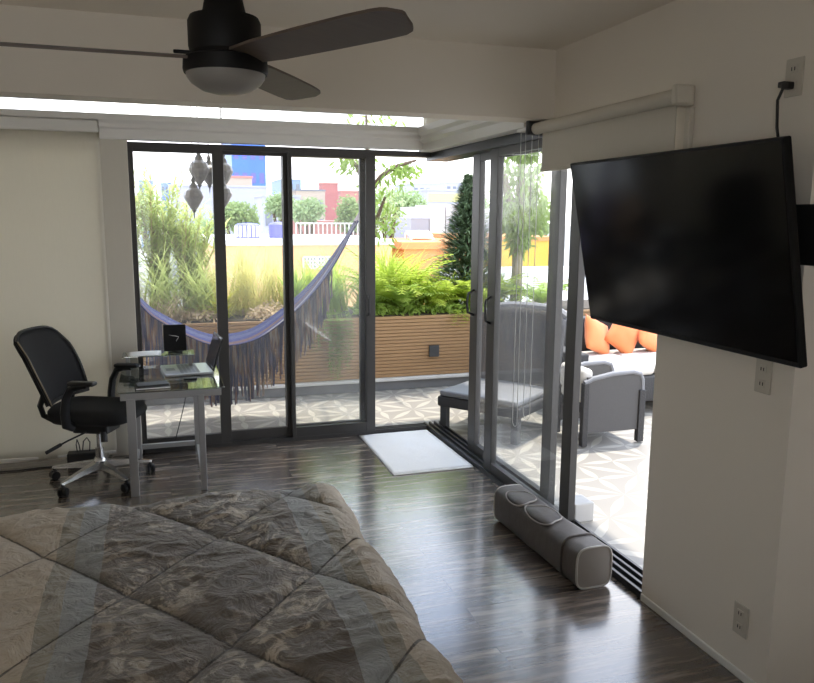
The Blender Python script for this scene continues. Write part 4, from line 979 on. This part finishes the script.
tree(281, 205, 62, 1.7, 1.4, 'pale round tree rising just behind the plain blue water tank', 'fartree')
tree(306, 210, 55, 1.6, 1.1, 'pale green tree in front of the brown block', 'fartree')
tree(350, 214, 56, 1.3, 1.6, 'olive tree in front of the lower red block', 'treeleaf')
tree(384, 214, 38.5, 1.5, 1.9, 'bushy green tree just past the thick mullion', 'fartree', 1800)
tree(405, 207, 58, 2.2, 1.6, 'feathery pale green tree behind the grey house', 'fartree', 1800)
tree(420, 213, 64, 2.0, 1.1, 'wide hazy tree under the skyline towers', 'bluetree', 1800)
tree(503, 226, 43.5, 1.0, 1.2, 'green street tree left of the slim tree behind the glass', 'treeleaf')
tree(538, 232, 43.5, 1.0, 1.3, 'green street tree right of the slim tree behind the glass', 'treeleaf')
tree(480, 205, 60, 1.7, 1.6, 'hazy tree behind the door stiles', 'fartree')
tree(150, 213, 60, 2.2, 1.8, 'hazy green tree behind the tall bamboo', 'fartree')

# ------------------------------------------------------------------ light
wd = bpy.data.worlds.new('World'); S.world = wd; wd.use_nodes = True
nt = wd.node_tree; N = nt.nodes; L = nt.links; N.clear()
out = N.new('ShaderNodeOutputWorld'); bg = N.new('ShaderNodeBackground'); L.new(bg.outputs[0], out.inputs[0])
tc = N.new('ShaderNodeTexCoord'); sp = N.new('ShaderNodeSeparateXYZ'); L.new(tc.outputs['Generated'], sp.inputs[0])
cr = N.new('ShaderNodeValToRGB'); e = cr.color_ramp
e.elements[0].position = 0; e.elements[0].color = (.88, .90, .98, 1); e.elements[1].position = .6; e.elements[1].color = (.42, .60, .95, 1)
k = e.elements.new(.12); k.color = (.84, .89, 1.0, 1)
L.new(sp.outputs[2], cr.inputs[0])
mp = N.new('ShaderNodeMapping'); mp.inputs['Scale'].default_value = (2, 2, 6); L.new(tc.outputs['Generated'], mp.inputs[0])
no = N.new('ShaderNodeTexNoise'); no.inputs['Scale'].default_value = 1.7; no.inputs['Detail'].default_value = 7; L.new(mp.outputs[0], no.inputs['Vector'])
mr = N.new('ShaderNodeMapRange'); mr.inputs['From Min'].default_value = .42; mr.inputs['From Max'].default_value = .62; L.new(no.outputs['Fac'], mr.inputs['Value'])
mx = N.new('ShaderNodeMix'); mx.data_type = 'RGBA'; L.new(mr.outputs[0], mx.inputs['Factor']); L.new(cr.outputs[0], mx.inputs['A']); mx.inputs['B'].default_value = (1.05, 1.04, 1.04, 1)
L.new(mx.outputs['Result'], bg.inputs['Color']); bg.inputs['Strength'].default_value = 1.25
sun = bpy.data.lights.new('sun', 'SUN'); sun.energy = 1.7; sun.angle = R(1.5); sun.color = (1, .93, .82)
so = bpy.data.objects.new('sun', sun); C.objects.link(so)
az, el = R(50), R(71)        # from behind the planter, a little to the right
dirv = Vector((math.sin(az) * math.cos(el), math.cos(az) * math.cos(el), math.sin(el)))
so.rotation_euler = dirv.to_track_quat('Z', 'Y').to_euler(); so.location = dirv * 30

vs = S.view_settings
S.display_settings.display_device = 'sRGB'
vs.view_transform = 'Standard'; vs.look = 'None'; vs.exposure = 1.78; vs.gamma = 1; vs.use_curve_mapping = False
cy = S.cycles
cy.max_bounces = 10; cy.diffuse_bounces = 6; cy.glossy_bounces = 4; cy.transmission_bounces = 6; cy.transparent_max_bounces = 16
cy.caustics_reflective = False; cy.caustics_refractive = False; cy.sample_clamp_indirect = 6
cy.use_denoising = True
